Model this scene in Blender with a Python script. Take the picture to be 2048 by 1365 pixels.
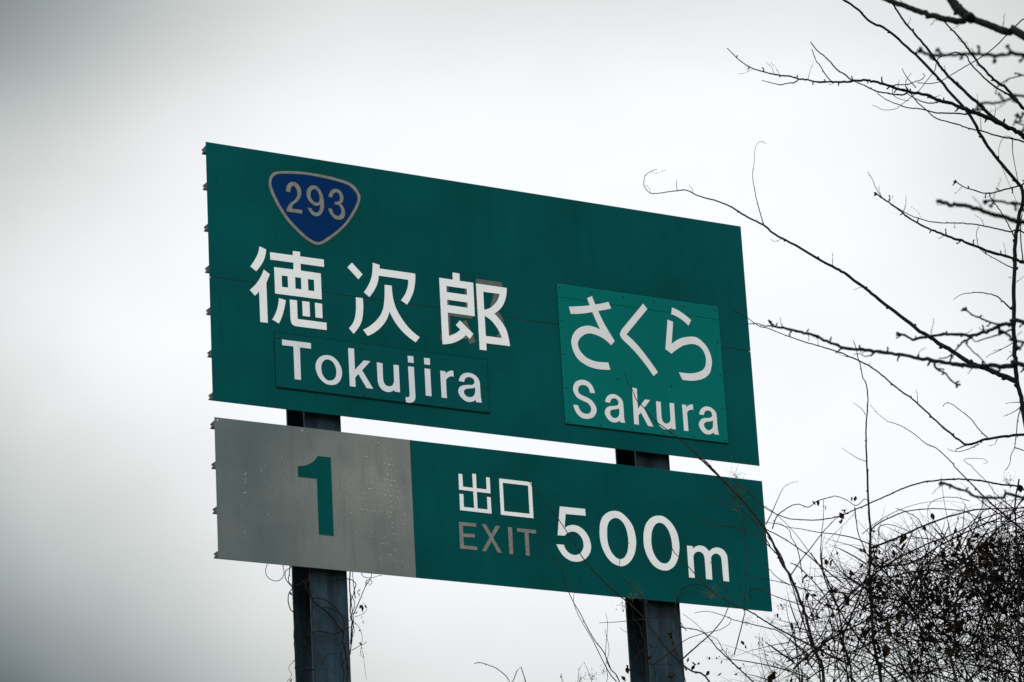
import bpy, bmesh, math, random
from mathutils import Vector, Matrix, Euler
from mathutils.geometry import delaunay_2d_cdt

random.seed(293)
scene = bpy.context.scene
for ob in list(bpy.data.objects):
    bpy.data.objects.remove(ob)

# ------------------------------------------------------------------ camera
CAM_PITCH = 0.327313
CAM_ROLL = -0.056467
FOCAL_PX = 7108.50      # focal length in pixels of a 2048 pixel wide frame
SIGN_YAW = 0.539361

EYE = Vector((0.0, 0.0, 1.6))
cp, sp = math.cos(CAM_PITCH), math.sin(CAM_PITCH)
cr, sr = math.cos(CAM_ROLL), math.sin(CAM_ROLL)
FWD = Vector((0, cp, sp))
RIGHT = Vector((1, 0, 0)) * cr + Vector((0, -sp, cp)) * sr
UP = Vector((1, 0, 0)) * -sr + Vector((0, -sp, cp)) * cr
cam_data = bpy.data.cameras.new('camera')
cam = bpy.data.objects.new('camera', cam_data)
scene.collection.objects.link(cam)
scene.camera = cam
m = Matrix((RIGHT, UP, -FWD)).transposed().to_4x4()
m.translation = EYE
cam.matrix_world = m
cam_data.sensor_fit = 'HORIZONTAL'
cam_data.sensor_width = 36.0
cam_data.lens = FOCAL_PX / 2048 * 36.0
cam_data.clip_start = 0.1
cam_data.clip_end = 3000
cam_data.dof.use_dof = True
cam_data.dof.focus_distance = 22.6
cam_data.dof.aperture_fstop = 4.5
cam_data.dof.aperture_blades = 9

# ------------------------------------------------------------------ sky: overcast deck over a clear-sky model
SUN_EL = math.radians(42)
SUN_AZ = math.radians(205)          # compass bearing of the hidden sun, behind the camera and a little left


def look(az_deg, el_deg):
    a, e = math.radians(az_deg), math.radians(el_deg)
    return (math.sin(a) * math.cos(e), math.cos(a) * math.cos(e), math.sin(e))


world = bpy.data.worlds.new('World')
scene.world = world
world.use_nodes = True
nt = world.node_tree
nt.nodes.clear()


def wn(kind, **kw):
    n = nt.nodes.new(kind)
    for k, v in kw.items():
        setattr(n, k, v)
    return n


def wmath(op, a, b=None, clamp=False):
    n = wn('ShaderNodeMath', operation=op, use_clamp=clamp)
    for i, v in enumerate((a, b)):
        if v is None:
            continue
        if isinstance(v, (int, float)):
            n.inputs[i].default_value = v
        else:
            nt.links.new(v, n.inputs[i])
    return n.outputs[0]


def wrange(v, a, b, c, d, mode='SMOOTHSTEP'):
    n = wn('ShaderNodeMapRange', interpolation_type=mode)
    nt.links.new(v, n.inputs['Value'])
    for k, x in zip(('From Min', 'From Max', 'To Min', 'To Max'), (a, b, c, d)):
        n.inputs[k].default_value = x
    return n.outputs[0]


tc = wn('ShaderNodeTexCoord')
gen = tc.outputs['Generated']
sep = wn('ShaderNodeSeparateXYZ')
nt.links.new(gen, sep.inputs[0])
zz = sep.outputs['Z']
# drifting unevenness of the cloud base warps every edge in the deck
warp = wn('ShaderNodeTexNoise')
warp.inputs['Scale'].default_value = 9.0
warp.inputs['Detail'].default_value = 3.0
nt.links.new(gen, warp.inputs['Vector'])
wob = wmath('SUBTRACT', warp.outputs['Fac'], 0.5)


def bank(direction, r0, r1, low):
    """a darkened patch of sky, thick cloud and lens darkening together: factor 'low' at its core, 1 outside"""
    d = wn('ShaderNodeVectorMath', operation='DISTANCE')
    nt.links.new(gen, d.inputs[0])
    d.inputs[1].default_value = direction
    r = wmath('ADD', d.outputs['Value'], wmath('MULTIPLY', wob, 0.035))
    return wrange(r, r0, r1, low, 1.0, 'SMOOTHSTEP')


SKY_BANKS = [(look(-9.95, 24.9), -0.008, 0.122, 0.27), (look(-9.4, 11.8), 0.004, 0.142, 0.07), (look(-13.2, 18.3), 0.02, 0.106, 0.56),  # corner darkening is partly lens falloff, painted in as thicker cloud
             (look(14.5, 21.0), 0.02, 0.155, 0.50)]
bright = None
for args in SKY_BANKS:
    f = bank(*args)
    bright = f if bright is None else wmath('MULTIPLY', bright, f)
zw = wmath('ADD', zz, wmath('MULTIPLY', wob, 0.02))
bright = wmath('MULTIPLY', bright, wrange(zw, 0.375, 0.418, 1.0, 0.77))
bright = wmath('MULTIPLY', bright, wrange(zw, 0.215, 0.268, 0.80, 1.0))
bright = wmath('MULTIPLY', bright, wrange(zw, 0.48, 0.80, 1.0, 2.3))     # overcast zenith is the brightest part
big = wn('ShaderNodeTexNoise')
big.inputs['Scale'].default_value = 2.6
big.inputs['Detail'].default_value = 4.0
nt.links.new(gen, big.inputs['Vector'])
bright = wmath('MULTIPLY', bright, wrange(big.outputs['Fac'], 0.25, 0.75, 0.93, 1.05, 'LINEAR'))
fine = wn('ShaderNodeTexNoise')
fine.inputs['Scale'].default_value = 14.0
fine.inputs['Detail'].default_value = 5.0
fmap = wn('ShaderNodeMapping')
fmap.inputs['Scale'].default_value = (1.0, 1.0, 2.4)
nt.links.new(gen, fmap.inputs[0])
nt.links.new(fmap.outputs[0], fine.inputs['Vector'])
bright = wmath('MULTIPLY', bright, wrange(fine.outputs['Fac'], 0.3, 0.7, 0.975, 1.02, 'LINEAR'))
bright = wmath('MULTIPLY', bright, 1.06)
tint = wn('ShaderNodeValToRGB')          # thin cloud is neutral white, thicker cloud greenish grey, then slate
tint.color_ramp.elements[0].position = 0.2
tint.color_ramp.elements[0].color = (0.86, 0.97, 1.0, 1)
tint.color_ramp.elements[1].position = 0.9
tint.color_ramp.elements[1].color = (0.97, 0.985, 1.01, 1)
el = tint.color_ramp.elements.new(0.62)
el.color = (0.95, 1.0, 0.965, 1)
el = tint.color_ramp.elements.new(0.82)
el.color = (0.965, 1.0, 0.985, 1)
nt.links.new(bright, tint.inputs[0])
cloud = wn('ShaderNodeBackground')
nt.links.new(tint.outputs[0], cloud.inputs['Color'])
nt.links.new(bright, cloud.inputs['Strength'])
skytex = wn('ShaderNodeTexSky', sky_type='NISHITA')
skytex.sun_disc = False
skytex.sun_elevation = SUN_EL
skytex.sun_rotation = SUN_AZ
clear = wn('ShaderNodeBackground')
clear.inputs['Strength'].default_value = 0.1
nt.links.new(skytex.outputs[0], clear.inputs['Color'])
mix = wn('ShaderNodeMixShader')
mix.inputs[0].default_value = 0.95
nt.links.new(clear.outputs[0], mix.inputs[1])
nt.links.new(cloud.outputs[0], mix.inputs[2])
wout = wn('ShaderNodeOutputWorld')
nt.links.new(mix.outputs[0], wout.inputs['Surface'])

sun_data = bpy.data.lights.new('sun', 'SUN')
sun_data.energy = 1.5
sun_data.angle = math.radians(24)
sun_data.color = (1.0, 0.99, 0.975)
sun = bpy.data.objects.new('sun', sun_data)
scene.collection.objects.link(sun)
sun_dir = Vector((math.sin(SUN_AZ) * math.cos(SUN_EL), math.cos(SUN_AZ) * math.cos(SUN_EL), math.sin(SUN_EL)))
sun.rotation_euler = sun_dir.to_track_quat('Z', 'Y').to_euler()
sun.location = (0, -10, 30)

scene.view_settings.view_transform = 'Standard'
scene.view_settings.look = 'None'
scene.view_settings.exposure = 0.0
scene.view_settings.gamma = 1.0
scene.view_settings.use_curve_mapping = False
scene.cycles.use_denoising = True
scene.cycles.max_bounces = 6

# ------------------------------------------------------------------ data (metres): sign face x,z and stems x,y,z,radius
GLYPHS = {
'toku': [('+',[(-1.6794,7.2778),(-1.6331,7.2639),(-1.6453,7.2068,1),(-1.6691,7.1592,1),(-1.7083,7.1066),(-1.7484,7.1332),(-1.7117,7.1894,1),(-1.6907,7.2327,1)]),('+',[(-1.6548,7.1251),(-1.6135,7.0996),(-1.6399,7.0376),(-1.6389,6.7703),(-1.6911,6.7696),(-1.6924,6.9727),(-1.7226,6.9404),(-1.7578,6.9749),(-1.7122,7.0221,1),(-1.6788,7.0717,1)]),('+',[(-1.6068,7.2487),(-1.4452,7.25),(-1.4441,7.2789),(-1.3931,7.2805),(-1.3942,7.2495),(-1.2254,7.2511),(-1.2248,7.2008),(-1.3925,7.2001),(-1.3927,7.1534),(-1.2508,7.1531),(-1.2502,6.9767),(-1.5799,6.9742),(-1.5813,7.1518),(-1.4436,7.1535),(-1.4429,7.2002),(-1.6059,7.1988)]),('-',[(-1.5304,7.1018),(-1.487,7.1032),(-1.4872,7.0262),(-1.5296,7.025)]),('-',[(-1.4351,7.1037),(-1.3925,7.1039),(-1.3924,7.0263),(-1.4349,7.0267)]),('-',[(-1.3447,7.1028),(-1.3009,7.1037),(-1.3008,7.0265),(-1.3441,7.0262)]),('+',[(-1.5546,6.947),(-1.507,6.9385),(-1.5194,6.8814,1),(-1.5368,6.8277,1),(-1.5618,6.7756),(-1.6067,6.7968),(-1.5771,6.8519,1),(-1.5613,6.903,1)]),('+',[(-1.4783,6.9471),(-1.4275,6.9478),(-1.4276,6.8234),(-1.223,6.8237),(-1.2235,6.7739),(-1.4357,6.7729),(-1.4638,6.7806,1),(-1.4745,6.7989,1),(-1.4775,6.8279)]),('+',[(-1.3902,6.9482),(-1.3393,6.9483),(-1.3391,6.8494),(-1.3899,6.8483)]),('+',[(-1.3003,6.9489),(-1.2498,6.9476),(-1.2496,6.8499),(-1.2995,6.85)])],
'ji': [('+',[(-1.0224,7.2573),(-0.9482,7.1872),(-0.9801,7.1495),(-1.0568,7.2212)]),('+',[(-0.8707,7.2774),(-0.821,7.2685),(-0.8222,7.2443),(-0.562,7.2439),(-0.5664,7.1793,1),(-0.5863,7.1036,1),(-0.6334,7.0212),(-0.6756,7.0458),(-0.6387,7.0993,1),(-0.6201,7.1495,1),(-0.6146,7.1945),(-0.8309,7.1944),(-0.8437,7.1376,1),(-0.8705,7.0865,1),(-0.9057,7.038),(-0.9452,7.0662),(-0.91,7.1163,1),(-0.8833,7.1774,1),(-0.8741,7.2287,1)]),('+',[(-1.0047,7.0241),(-0.955,7.0246),(-0.9538,6.9685,1),(-0.9605,6.9031,1),(-0.9807,6.841,1),(-1.0321,6.7728),(-1.0631,6.8079),(-1.0275,6.8549,1),(-1.0102,6.9116,1),(-1.0049,6.9719,1)]),('+',[(-0.7904,7.1366),(-0.7391,7.1378),(-0.7373,7.0864,1),(-0.7287,7.0325,1),(-0.7125,6.982,1),(-0.6779,6.924,1),(-0.6238,6.8609,1),(-0.5513,6.8101),(-0.5817,6.7714),(-0.6503,6.8128,1),(-0.7064,6.8655,1),(-0.7423,6.9158,1),(-0.7636,6.9605),(-0.7832,6.9082,1),(-0.8186,6.8564,1),(-0.8685,6.809,1),(-0.9295,6.7712),(-0.9621,6.8092),(-0.8983,6.8514,1),(-0.8427,6.9081,1),(-0.8107,6.967,1),(-0.7961,7.0387,1),(-0.7922,7.0893,1)])],
'rou': [('+',[(-0.3844,7.239),(-0.2831,7.2387),(-0.2825,7.2891),(-0.2317,7.2883),(-0.2318,7.2379),(-0.1315,7.2375),(-0.1327,7.0054),(-0.3339,7.0055),(-0.3351,6.8455),(-0.2844,6.8689,1),(-0.2468,6.9002),(-0.2774,6.9261),(-0.246,6.9623),(-0.1508,6.8815),(-0.1786,6.8443),(-0.2067,6.8665),(-0.2513,6.8293,1),(-0.3127,6.7982,1),(-0.384,6.7819)]),('-',[(-0.3349,7.1888),(-0.1814,7.1887),(-0.1822,7.147),(-0.335,7.1463)]),('-',[(-0.334,7.0943),(-0.1813,7.0939),(-0.1818,7.0573),(-0.3343,7.0584)]),('+',[(-0.1096,7.2358),(0.1207,7.235),(0.1127,7.1767,1),(0.0923,7.1231,1),(0.0621,7.081,1),(0.0156,7.042),(0.0548,7.0064,1),(0.0956,6.9506,1),(0.113,6.892,1),(0.1203,6.8306),(-0.057,6.8291),(-0.0577,6.7791),(-0.1081,6.779)]),('-',[(-0.0592,7.1849),(0.0645,7.1858),(0.0476,7.1428,1),(0.0165,7.1031,1),(-0.0239,7.0725,1),(-0.0593,7.0614)]),('-',[(-0.0585,7.0174),(-0.0121,6.9929,1),(0.0267,6.9521,1),(0.0493,6.9144,1),(0.0632,6.8797),(-0.0578,6.8794)])],
'old': [('+',[(-0.1093,7.2689),(0.0874,7.2705),(0.0906,7.2326),(-0.1103,7.2332)]),('+',[(0.0225,7.1854),(0.0684,7.1863),(0.0217,7.0987),(-0.0121,7.0867)]),('+',[(0.0185,7.0449),(0.0495,7.0565),(0.0751,7.0217,1),(0.0928,6.9503),(0.0786,6.9434)]),('+',[(0.0201,6.8881),(0.0375,6.9029,1),(0.0468,6.9192),(0.0664,6.8786)]),('+',[(-0.3359,7.1892),(-0.3196,7.1893),(-0.3209,7.1461),(-0.3361,7.1456)]),('+',[(-0.1973,7.1881),(-0.1787,7.1885),(-0.18,7.1462),(-0.1953,7.1473)]),('+',[(-0.3351,7.0947),(-0.3193,7.0947),(-0.3202,7.0582),(-0.3344,7.0579)]),('+',[(-0.1972,7.0933),(-0.1786,7.0937),(-0.1796,7.0566),(-0.1982,7.0573)]),('+',[(-0.3366,7.0072),(-0.1486,7.0049),(-0.1508,6.9864),(-0.3176,6.986),(-0.323,6.8581),(-0.2924,6.8719),(-0.3377,6.8362)]),('+',[(-0.2278,6.958),(-0.1998,6.9707),(-0.133,6.8288),(-0.1789,6.8091),(-0.1933,6.844),(-0.2428,6.8354),(-0.2111,6.867),(-0.1819,6.9008)]),('+',[(-0.3976,6.8498),(-0.3856,6.8528),(-0.3838,6.8055),(-0.3933,6.8093)])],
'shield_border': [('+',[(-1.6,7.7229,1),(-1.5926,7.7566,1),(-1.5733,7.7871,1),(-1.544,7.8066,1),(-1.4651,7.822,1),(-1.3703,7.8327,1),(-1.2808,7.8345,1),(-1.1752,7.8315,1),(-1.0695,7.8203,1),(-1.0115,7.8076,1),(-0.9701,7.7792,1),(-0.9475,7.7459,1),(-0.9408,7.7164,1),(-0.9507,7.6743,1),(-0.98,7.6143,1),(-1.0398,7.525,1),(-1.1118,7.4494,1),(-1.1775,7.394,1),(-1.2263,7.3582,1),(-1.2608,7.3469,1),(-1.2948,7.3487,1),(-1.3462,7.3715,1),(-1.4122,7.4197,1),(-1.4777,7.4804,1),(-1.5322,7.555,1),(-1.5761,7.6337,1),(-1.5951,7.686,1)]),('-',[(-1.5813,7.7231,1),(-1.5745,7.7543,1),(-1.5554,7.7782,1),(-1.5288,7.7928,1),(-1.4605,7.8055,1),(-1.371,7.8149,1),(-1.2815,7.8172,1),(-1.176,7.8126,1),(-1.0756,7.8017,1),(-1.023,7.7891,1),(-0.9868,7.763,1),(-0.9667,7.7354,1),(-0.9603,7.711,1),(-0.9693,7.6767,1),(-0.9984,7.6193,1),(-1.0553,7.5328,1),(-1.1218,7.463,1),(-1.1873,7.4097,1),(-1.2307,7.3776,1),(-1.2601,7.3655,1),(-1.2863,7.3659,1),(-1.3351,7.3881,1),(-1.3986,7.4366,1),(-1.4615,7.4951,1),(-1.5151,7.5675,1),(-1.5575,7.6454,1),(-1.5757,7.6914,1)])],
'shield': [('+',[(-1.5813,7.7231,1),(-1.5745,7.7543,1),(-1.5554,7.7782,1),(-1.5288,7.7928,1),(-1.4605,7.8055,1),(-1.371,7.8149,1),(-1.2815,7.8172,1),(-1.176,7.8126,1),(-1.0756,7.8017,1),(-1.023,7.7891,1),(-0.9868,7.763,1),(-0.9667,7.7354,1),(-0.9603,7.711,1),(-0.9693,7.6767,1),(-0.9984,7.6193,1),(-1.0553,7.5328,1),(-1.1218,7.463,1),(-1.1873,7.4097,1),(-1.2307,7.3776,1),(-1.2601,7.3655,1),(-1.2863,7.3659,1),(-1.3351,7.3881,1),(-1.3986,7.4366,1),(-1.4615,7.4951,1),(-1.5151,7.5675,1),(-1.5575,7.6454,1),(-1.5757,7.6914,1)])],
'd2': [('+',[(-1.477,7.6803),(-1.4718,7.7154,1),(-1.4532,7.7419,1),(-1.4253,7.7536,1),(-1.3941,7.7457,1),(-1.3737,7.7147,1),(-1.3698,7.6813,1),(-1.3801,7.6496,1),(-1.4008,7.6221,1),(-1.4292,7.5973,1),(-1.442,7.568),(-1.3668,7.5676),(-1.3701,7.543),(-1.4797,7.5438),(-1.4711,7.5743,1),(-1.4525,7.6014,1),(-1.4201,7.6287,1),(-1.4015,7.6559,1),(-1.3977,7.6829,1),(-1.4035,7.7066,1),(-1.4158,7.7236,1),(-1.4303,7.7241,1),(-1.4426,7.7102,1),(-1.4489,7.6784)])],
'd9': [('+',[(-1.3273,7.5913),(-1.3006,7.5903),(-1.2887,7.5712,1),(-1.2692,7.5657,1),(-1.2504,7.5741,1),(-1.2413,7.5924,1),(-1.2376,7.6269),(-1.2495,7.6165,1),(-1.2713,7.6126,1),(-1.2985,7.6238,1),(-1.3211,7.6488,1),(-1.3317,7.6812,1),(-1.3265,7.7141,1),(-1.3057,7.7399,1),(-1.2796,7.7506,1),(-1.2502,7.7443,1),(-1.2257,7.7157,1),(-1.2115,7.6761,1),(-1.2081,7.6312,1),(-1.2149,7.5924,1),(-1.2299,7.562,1),(-1.2544,7.5434,1),(-1.2801,7.5408,1),(-1.3051,7.5549,1),(-1.3201,7.5735,1)]),('-',[(-1.3041,7.6815,1),(-1.2991,7.7068,1),(-1.2827,7.7244,1),(-1.2629,7.7246,1),(-1.2459,7.7051,1),(-1.238,7.676,1),(-1.2402,7.6511,1),(-1.2526,7.6368,1),(-1.2705,7.6342,1),(-1.2897,7.6458,1),(-1.3009,7.6631,1)])],
'd3': [('+',[(-1.1733,7.6893),(-1.162,7.7212,1),(-1.1412,7.744,1),(-1.1191,7.7511,1),(-1.0915,7.7449,1),(-1.0724,7.7249,1),(-1.0657,7.6955,1),(-1.0716,7.6699,1),(-1.0882,7.6523),(-1.0684,7.6325,1),(-1.0587,7.5997,1),(-1.061,7.5729,1),(-1.0779,7.5497,1),(-1.1042,7.5395,1),(-1.1357,7.5433,1),(-1.1587,7.5627,1),(-1.1735,7.5889,1),(-1.1758,7.6086),(-1.1521,7.6083),(-1.144,7.5818,1),(-1.1268,7.5665,1),(-1.107,7.5656,1),(-1.0906,7.5781,1),(-1.0836,7.6018,1),(-1.0886,7.6258,1),(-1.1039,7.6406,1),(-1.13,7.6414),(-1.1276,7.6607),(-1.1089,7.6626,1),(-1.0944,7.6761,1),(-1.0915,7.6974,1),(-1.0985,7.7192,1),(-1.1161,7.7272,1),(-1.1345,7.7158,1),(-1.1496,7.6867)])],
'T': [('+',[(-1.5467,6.669),(-1.3437,6.6699),(-1.3436,6.6321),(-1.4234,6.6319),(-1.4232,6.416),(-1.4672,6.4152),(-1.4678,6.6327),(-1.5461,6.6315)])],
'o': [('+',[(-1.3167,6.5095,1),(-1.3105,6.5468,1),(-1.2898,6.5785,1),(-1.2619,6.5966,1),(-1.2324,6.6034,1),(-1.1955,6.5991,1),(-1.1613,6.5756,1),(-1.1393,6.5416,1),(-1.1303,6.506,1),(-1.1346,6.4688,1),(-1.1537,6.4336,1),(-1.1799,6.4141,1),(-1.2113,6.4072,1),(-1.2462,6.41,1),(-1.2802,6.4316,1),(-1.3042,6.4635,1)]),('-',[(-1.2769,6.5142,1),(-1.2712,6.5405,1),(-1.2554,6.5643,1),(-1.2316,6.5749,1),(-1.2045,6.5705,1),(-1.1839,6.5509,1),(-1.1721,6.523,1),(-1.1693,6.4977,1),(-1.1744,6.4696,1),(-1.1902,6.4469,1),(-1.214,6.4361,1),(-1.2373,6.4366,1),(-1.258,6.4525,1),(-1.2725,6.4782,1)])],
'k': [('+',[(-1.0785,6.6699),(-1.0369,6.6702),(-1.0364,6.5285),(-0.9703,6.5993),(-0.9225,6.5999),(-0.9852,6.5312),(-0.9105,6.4164),(-0.9574,6.4154),(-1.0128,6.5037),(-1.0372,6.4762),(-1.0367,6.415),(-1.0775,6.4147)])],
'u': [('+',[(-0.8764,6.598),(-0.8356,6.5966),(-0.8365,6.5035),(-0.8321,6.4708,1),(-0.8172,6.4504,1),(-0.7956,6.4463,1),(-0.7734,6.4537,1),(-0.7602,6.4737,1),(-0.7562,6.4981),(-0.7558,6.5969),(-0.718,6.597),(-0.7177,6.4151),(-0.7559,6.4152),(-0.7568,6.4287),(-0.7773,6.4138,1),(-0.8034,6.4067,1),(-0.8349,6.4116,1),(-0.8597,6.4308,1),(-0.8722,6.4588,1),(-0.8754,6.4915)])],
'j': [('+',[(-0.6501,6.6698),(-0.608,6.6704),(-0.6079,6.6254),(-0.6483,6.625)]),('+',[(-0.6497,6.5981),(-0.608,6.5986),(-0.6065,6.401),(-0.6112,6.3783,1),(-0.6248,6.3619,1),(-0.6452,6.3534,1),(-0.6778,6.3537),(-0.6785,6.3875),(-0.6654,6.3876),(-0.6532,6.3919,1),(-0.6477,6.4073)])],
'i': [('+',[(-0.5298,6.6698),(-0.4875,6.6708),(-0.4882,6.6263),(-0.53,6.6258)]),('+',[(-0.5302,6.5986),(-0.4888,6.5986),(-0.4884,6.4148),(-0.5294,6.4146)])],
'r': [('+',[(-0.4148,6.597),(-0.3768,6.5963),(-0.3766,6.5784),(-0.3578,6.5967,1),(-0.3371,6.6055,1),(-0.3184,6.6066),(-0.3177,6.567),(-0.3433,6.5655,1),(-0.3663,6.5509,1),(-0.3763,6.5311),(-0.3758,6.4148),(-0.4141,6.4145)])],
'a': [('+',[(-0.2798,6.5413),(-0.2722,6.5675,1),(-0.2527,6.5904,1),(-0.2235,6.604,1),(-0.1907,6.6063,1),(-0.1587,6.5959,1),(-0.1354,6.5761,1),(-0.1255,6.5492,1),(-0.125,6.5155,1),(-0.1237,6.4596,1),(-0.1222,6.4374,1),(-0.117,6.4137),(-0.1603,6.4133),(-0.163,6.429),(-0.1813,6.4157,1),(-0.2102,6.408,1),(-0.2404,6.412,1),(-0.2697,6.4317,1),(-0.2854,6.456,1),(-0.2872,6.4818,1),(-0.2759,6.5018,1),(-0.2528,6.5157,1),(-0.2199,6.5225,1),(-0.1851,6.5265,1),(-0.1695,6.5366,1),(-0.1642,6.5503,1),(-0.1706,6.5664,1),(-0.1864,6.5757,1),(-0.2108,6.5766,1),(-0.2318,6.5648,1),(-0.2412,6.5409)]),('-',[(-0.1627,6.513),(-0.1843,6.5042,1),(-0.2172,6.4981,1),(-0.2381,6.4894,1),(-0.2471,6.4734,1),(-0.242,6.4554,1),(-0.2245,6.4425,1),(-0.2001,6.4415,1),(-0.1792,6.4514,1),(-0.166,6.4697,1),(-0.1622,6.4851,1)])],
'sa': [('+',[(0.5891,7.1632),(0.6996,7.1812,1),(0.7995,7.2053,1),(0.9004,7.2358),(0.9178,7.1914),(0.8091,7.1592,1),(0.6959,7.1285,1),(0.5993,7.1139)]),('+',[(0.735,7.2424),(0.7748,7.2612),(0.7989,7.1967,1),(0.8472,7.0943,1),(0.8892,7.0241,1),(0.9299,6.9642),(0.8995,6.9299),(0.8467,6.9686,1),(0.7883,6.9884,1),(0.7354,6.9934,1),(0.6895,6.9761,1),(0.6532,6.9428,1),(0.6394,6.9076,1),(0.6505,6.8668,1),(0.6961,6.8225,1),(0.7585,6.8031,1),(0.8222,6.802,1),(0.867,6.8069),(0.8808,6.7571),(0.8271,6.7511,1),(0.7675,6.7505,1),(0.7005,6.7636,1),(0.6393,6.7965,1),(0.6065,6.8423,1),(0.5911,6.9006,1),(0.5944,6.9367,1),(0.6185,6.9857,1),(0.6637,7.026,1),(0.7246,7.046,1),(0.7756,7.0439,1),(0.8216,7.0304),(0.7879,7.1023,1),(0.7552,7.1833,1)])],
'ku': [('+',[(1.1749,7.2592),(1.2058,7.2252),(1.0262,7.0221),(1.0999,6.9645,1),(1.1719,6.888,1),(1.2551,6.7829),(1.2185,6.7523),(1.1586,6.8283,1),(1.0908,6.9014,1),(1.0382,6.9473,1),(0.9955,6.9808,1),(0.9779,7.0038,1),(0.9761,7.021,1),(0.9874,7.0456,1),(1.0041,7.0671)])],
'ra': [('+',[(1.4058,7.2615),(1.4785,7.2361,1),(1.5518,7.19),(1.5271,7.1472),(1.4659,7.1893,1),(1.3953,7.213)]),('+',[(1.3629,7.1692),(1.4059,7.159),(1.3803,6.9985),(1.436,7.0378,1),(1.4859,7.0585,1),(1.553,7.0719,1),(1.601,7.0649,1),(1.6509,7.0278,1),(1.6804,6.9843,1),(1.694,6.937,1),(1.695,6.9018,1),(1.6866,6.8656,1),(1.6679,6.8216,1),(1.6229,6.7851,1),(1.5683,6.7639,1),(1.5149,6.7541,1),(1.449,6.7523),(1.4226,6.8031),(1.4839,6.8038,1),(1.5281,6.8078,1),(1.573,6.8201,1),(1.6143,6.8406,1),(1.6388,6.8689,1),(1.6492,6.9093,1),(1.6458,6.9519,1),(1.6268,6.9888,1),(1.5978,7.0107,1),(1.5632,7.019,1),(1.5232,7.0141,1),(1.4781,7.0,1),(1.432,6.9729,1),(1.3747,6.9289),(1.3292,6.9553)])],
'S': [('+',[(0.7114,6.5767),(0.7041,6.604,1),(0.6862,6.621,1),(0.659,6.6247,1),(0.633,6.6148,1),(0.6196,6.5923,1),(0.6234,6.568,1),(0.6435,6.5532,1),(0.6807,6.5423,1),(0.7175,6.5256,1),(0.743,6.4961,1),(0.7527,6.4668,1),(0.745,6.4356,1),(0.7219,6.4083,1),(0.6829,6.3934,1),(0.6407,6.3929,1),(0.6063,6.4125,1),(0.5854,6.4442,1),(0.5764,6.4788),(0.6117,6.4782),(0.6217,6.4521,1),(0.6393,6.4332,1),(0.6641,6.4265,1),(0.6897,6.4301,1),(0.7077,6.4466,1),(0.7118,6.4679,1),(0.7043,6.488,1),(0.6822,6.5045,1),(0.6451,6.5162,1),(0.6103,6.5304,1),(0.589,6.5584,1),(0.5818,6.588,1),(0.5913,6.6214,1),(0.6141,6.6469,1),(0.6509,6.6596,1),(0.6888,6.6575,1),(0.7213,6.6384,1),(0.7403,6.6082,1),(0.7466,6.5765)])],
'a2': [('+',[(0.8256,6.5253),(0.8317,6.55,1),(0.8504,6.5732,1),(0.8812,6.587,1),(0.911,6.5858,1),(0.9418,6.5703,1),(0.9593,6.5474,1),(0.9638,6.5211,1),(0.9638,6.4524,1),(0.9641,6.4219,1),(0.969,6.3962),(0.9323,6.3963),(0.929,6.4097),(0.9119,6.3971,1),(0.8838,6.3902,1),(0.8565,6.3948,1),(0.8323,6.413,1),(0.8173,6.4399,1),(0.8191,6.4648,1),(0.8312,6.4852,1),(0.8556,6.4994,1),(0.8858,6.5047,1),(0.9118,6.5107,1),(0.9253,6.5206,1),(0.9273,6.5361,1),(0.9191,6.5524,1),(0.8984,6.5596,1),(0.8743,6.5511,1),(0.8608,6.524)]),('-',[(0.9297,6.4936),(0.91,6.4864,1),(0.8818,6.4794,1),(0.8619,6.4696,1),(0.8557,6.4537,1),(0.8616,6.4353,1),(0.8797,6.4221,1),(0.9011,6.4233,1),(0.9191,6.436,1),(0.9282,6.4561,1)])],
'k2': [('+',[(1.0424,6.6501),(1.078,6.6492),(1.0776,6.508),(1.1385,6.5793),(1.1772,6.5783),(1.1242,6.5159),(1.1888,6.3944),(1.1483,6.3946),(1.0984,6.4831),(1.0769,6.4597),(1.0767,6.3955),(1.0395,6.396)])],
'u2': [('+',[(1.2242,6.5764),(1.2596,6.5758),(1.2593,6.4735),(1.2655,6.4435,1),(1.2838,6.4283,1),(1.3056,6.4307,1),(1.3242,6.4462,1),(1.3301,6.466),(1.3308,6.5773),(1.3659,6.5771),(1.3647,6.3946),(1.3322,6.3952),(1.3314,6.4067),(1.3155,6.3923,1),(1.2932,6.3841,1),(1.2592,6.3911,1),(1.233,6.415,1),(1.2244,6.4428,1),(1.2237,6.4772)])],
'r2': [('+',[(1.43,6.5774),(1.463,6.5765),(1.4628,6.5572),(1.4781,6.5743,1),(1.4963,6.583,1),(1.5162,6.5852),(1.5162,6.5485),(1.4911,6.5457,1),(1.4726,6.5339,1),(1.465,6.5157),(1.465,6.394),(1.431,6.3934)])],
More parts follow.
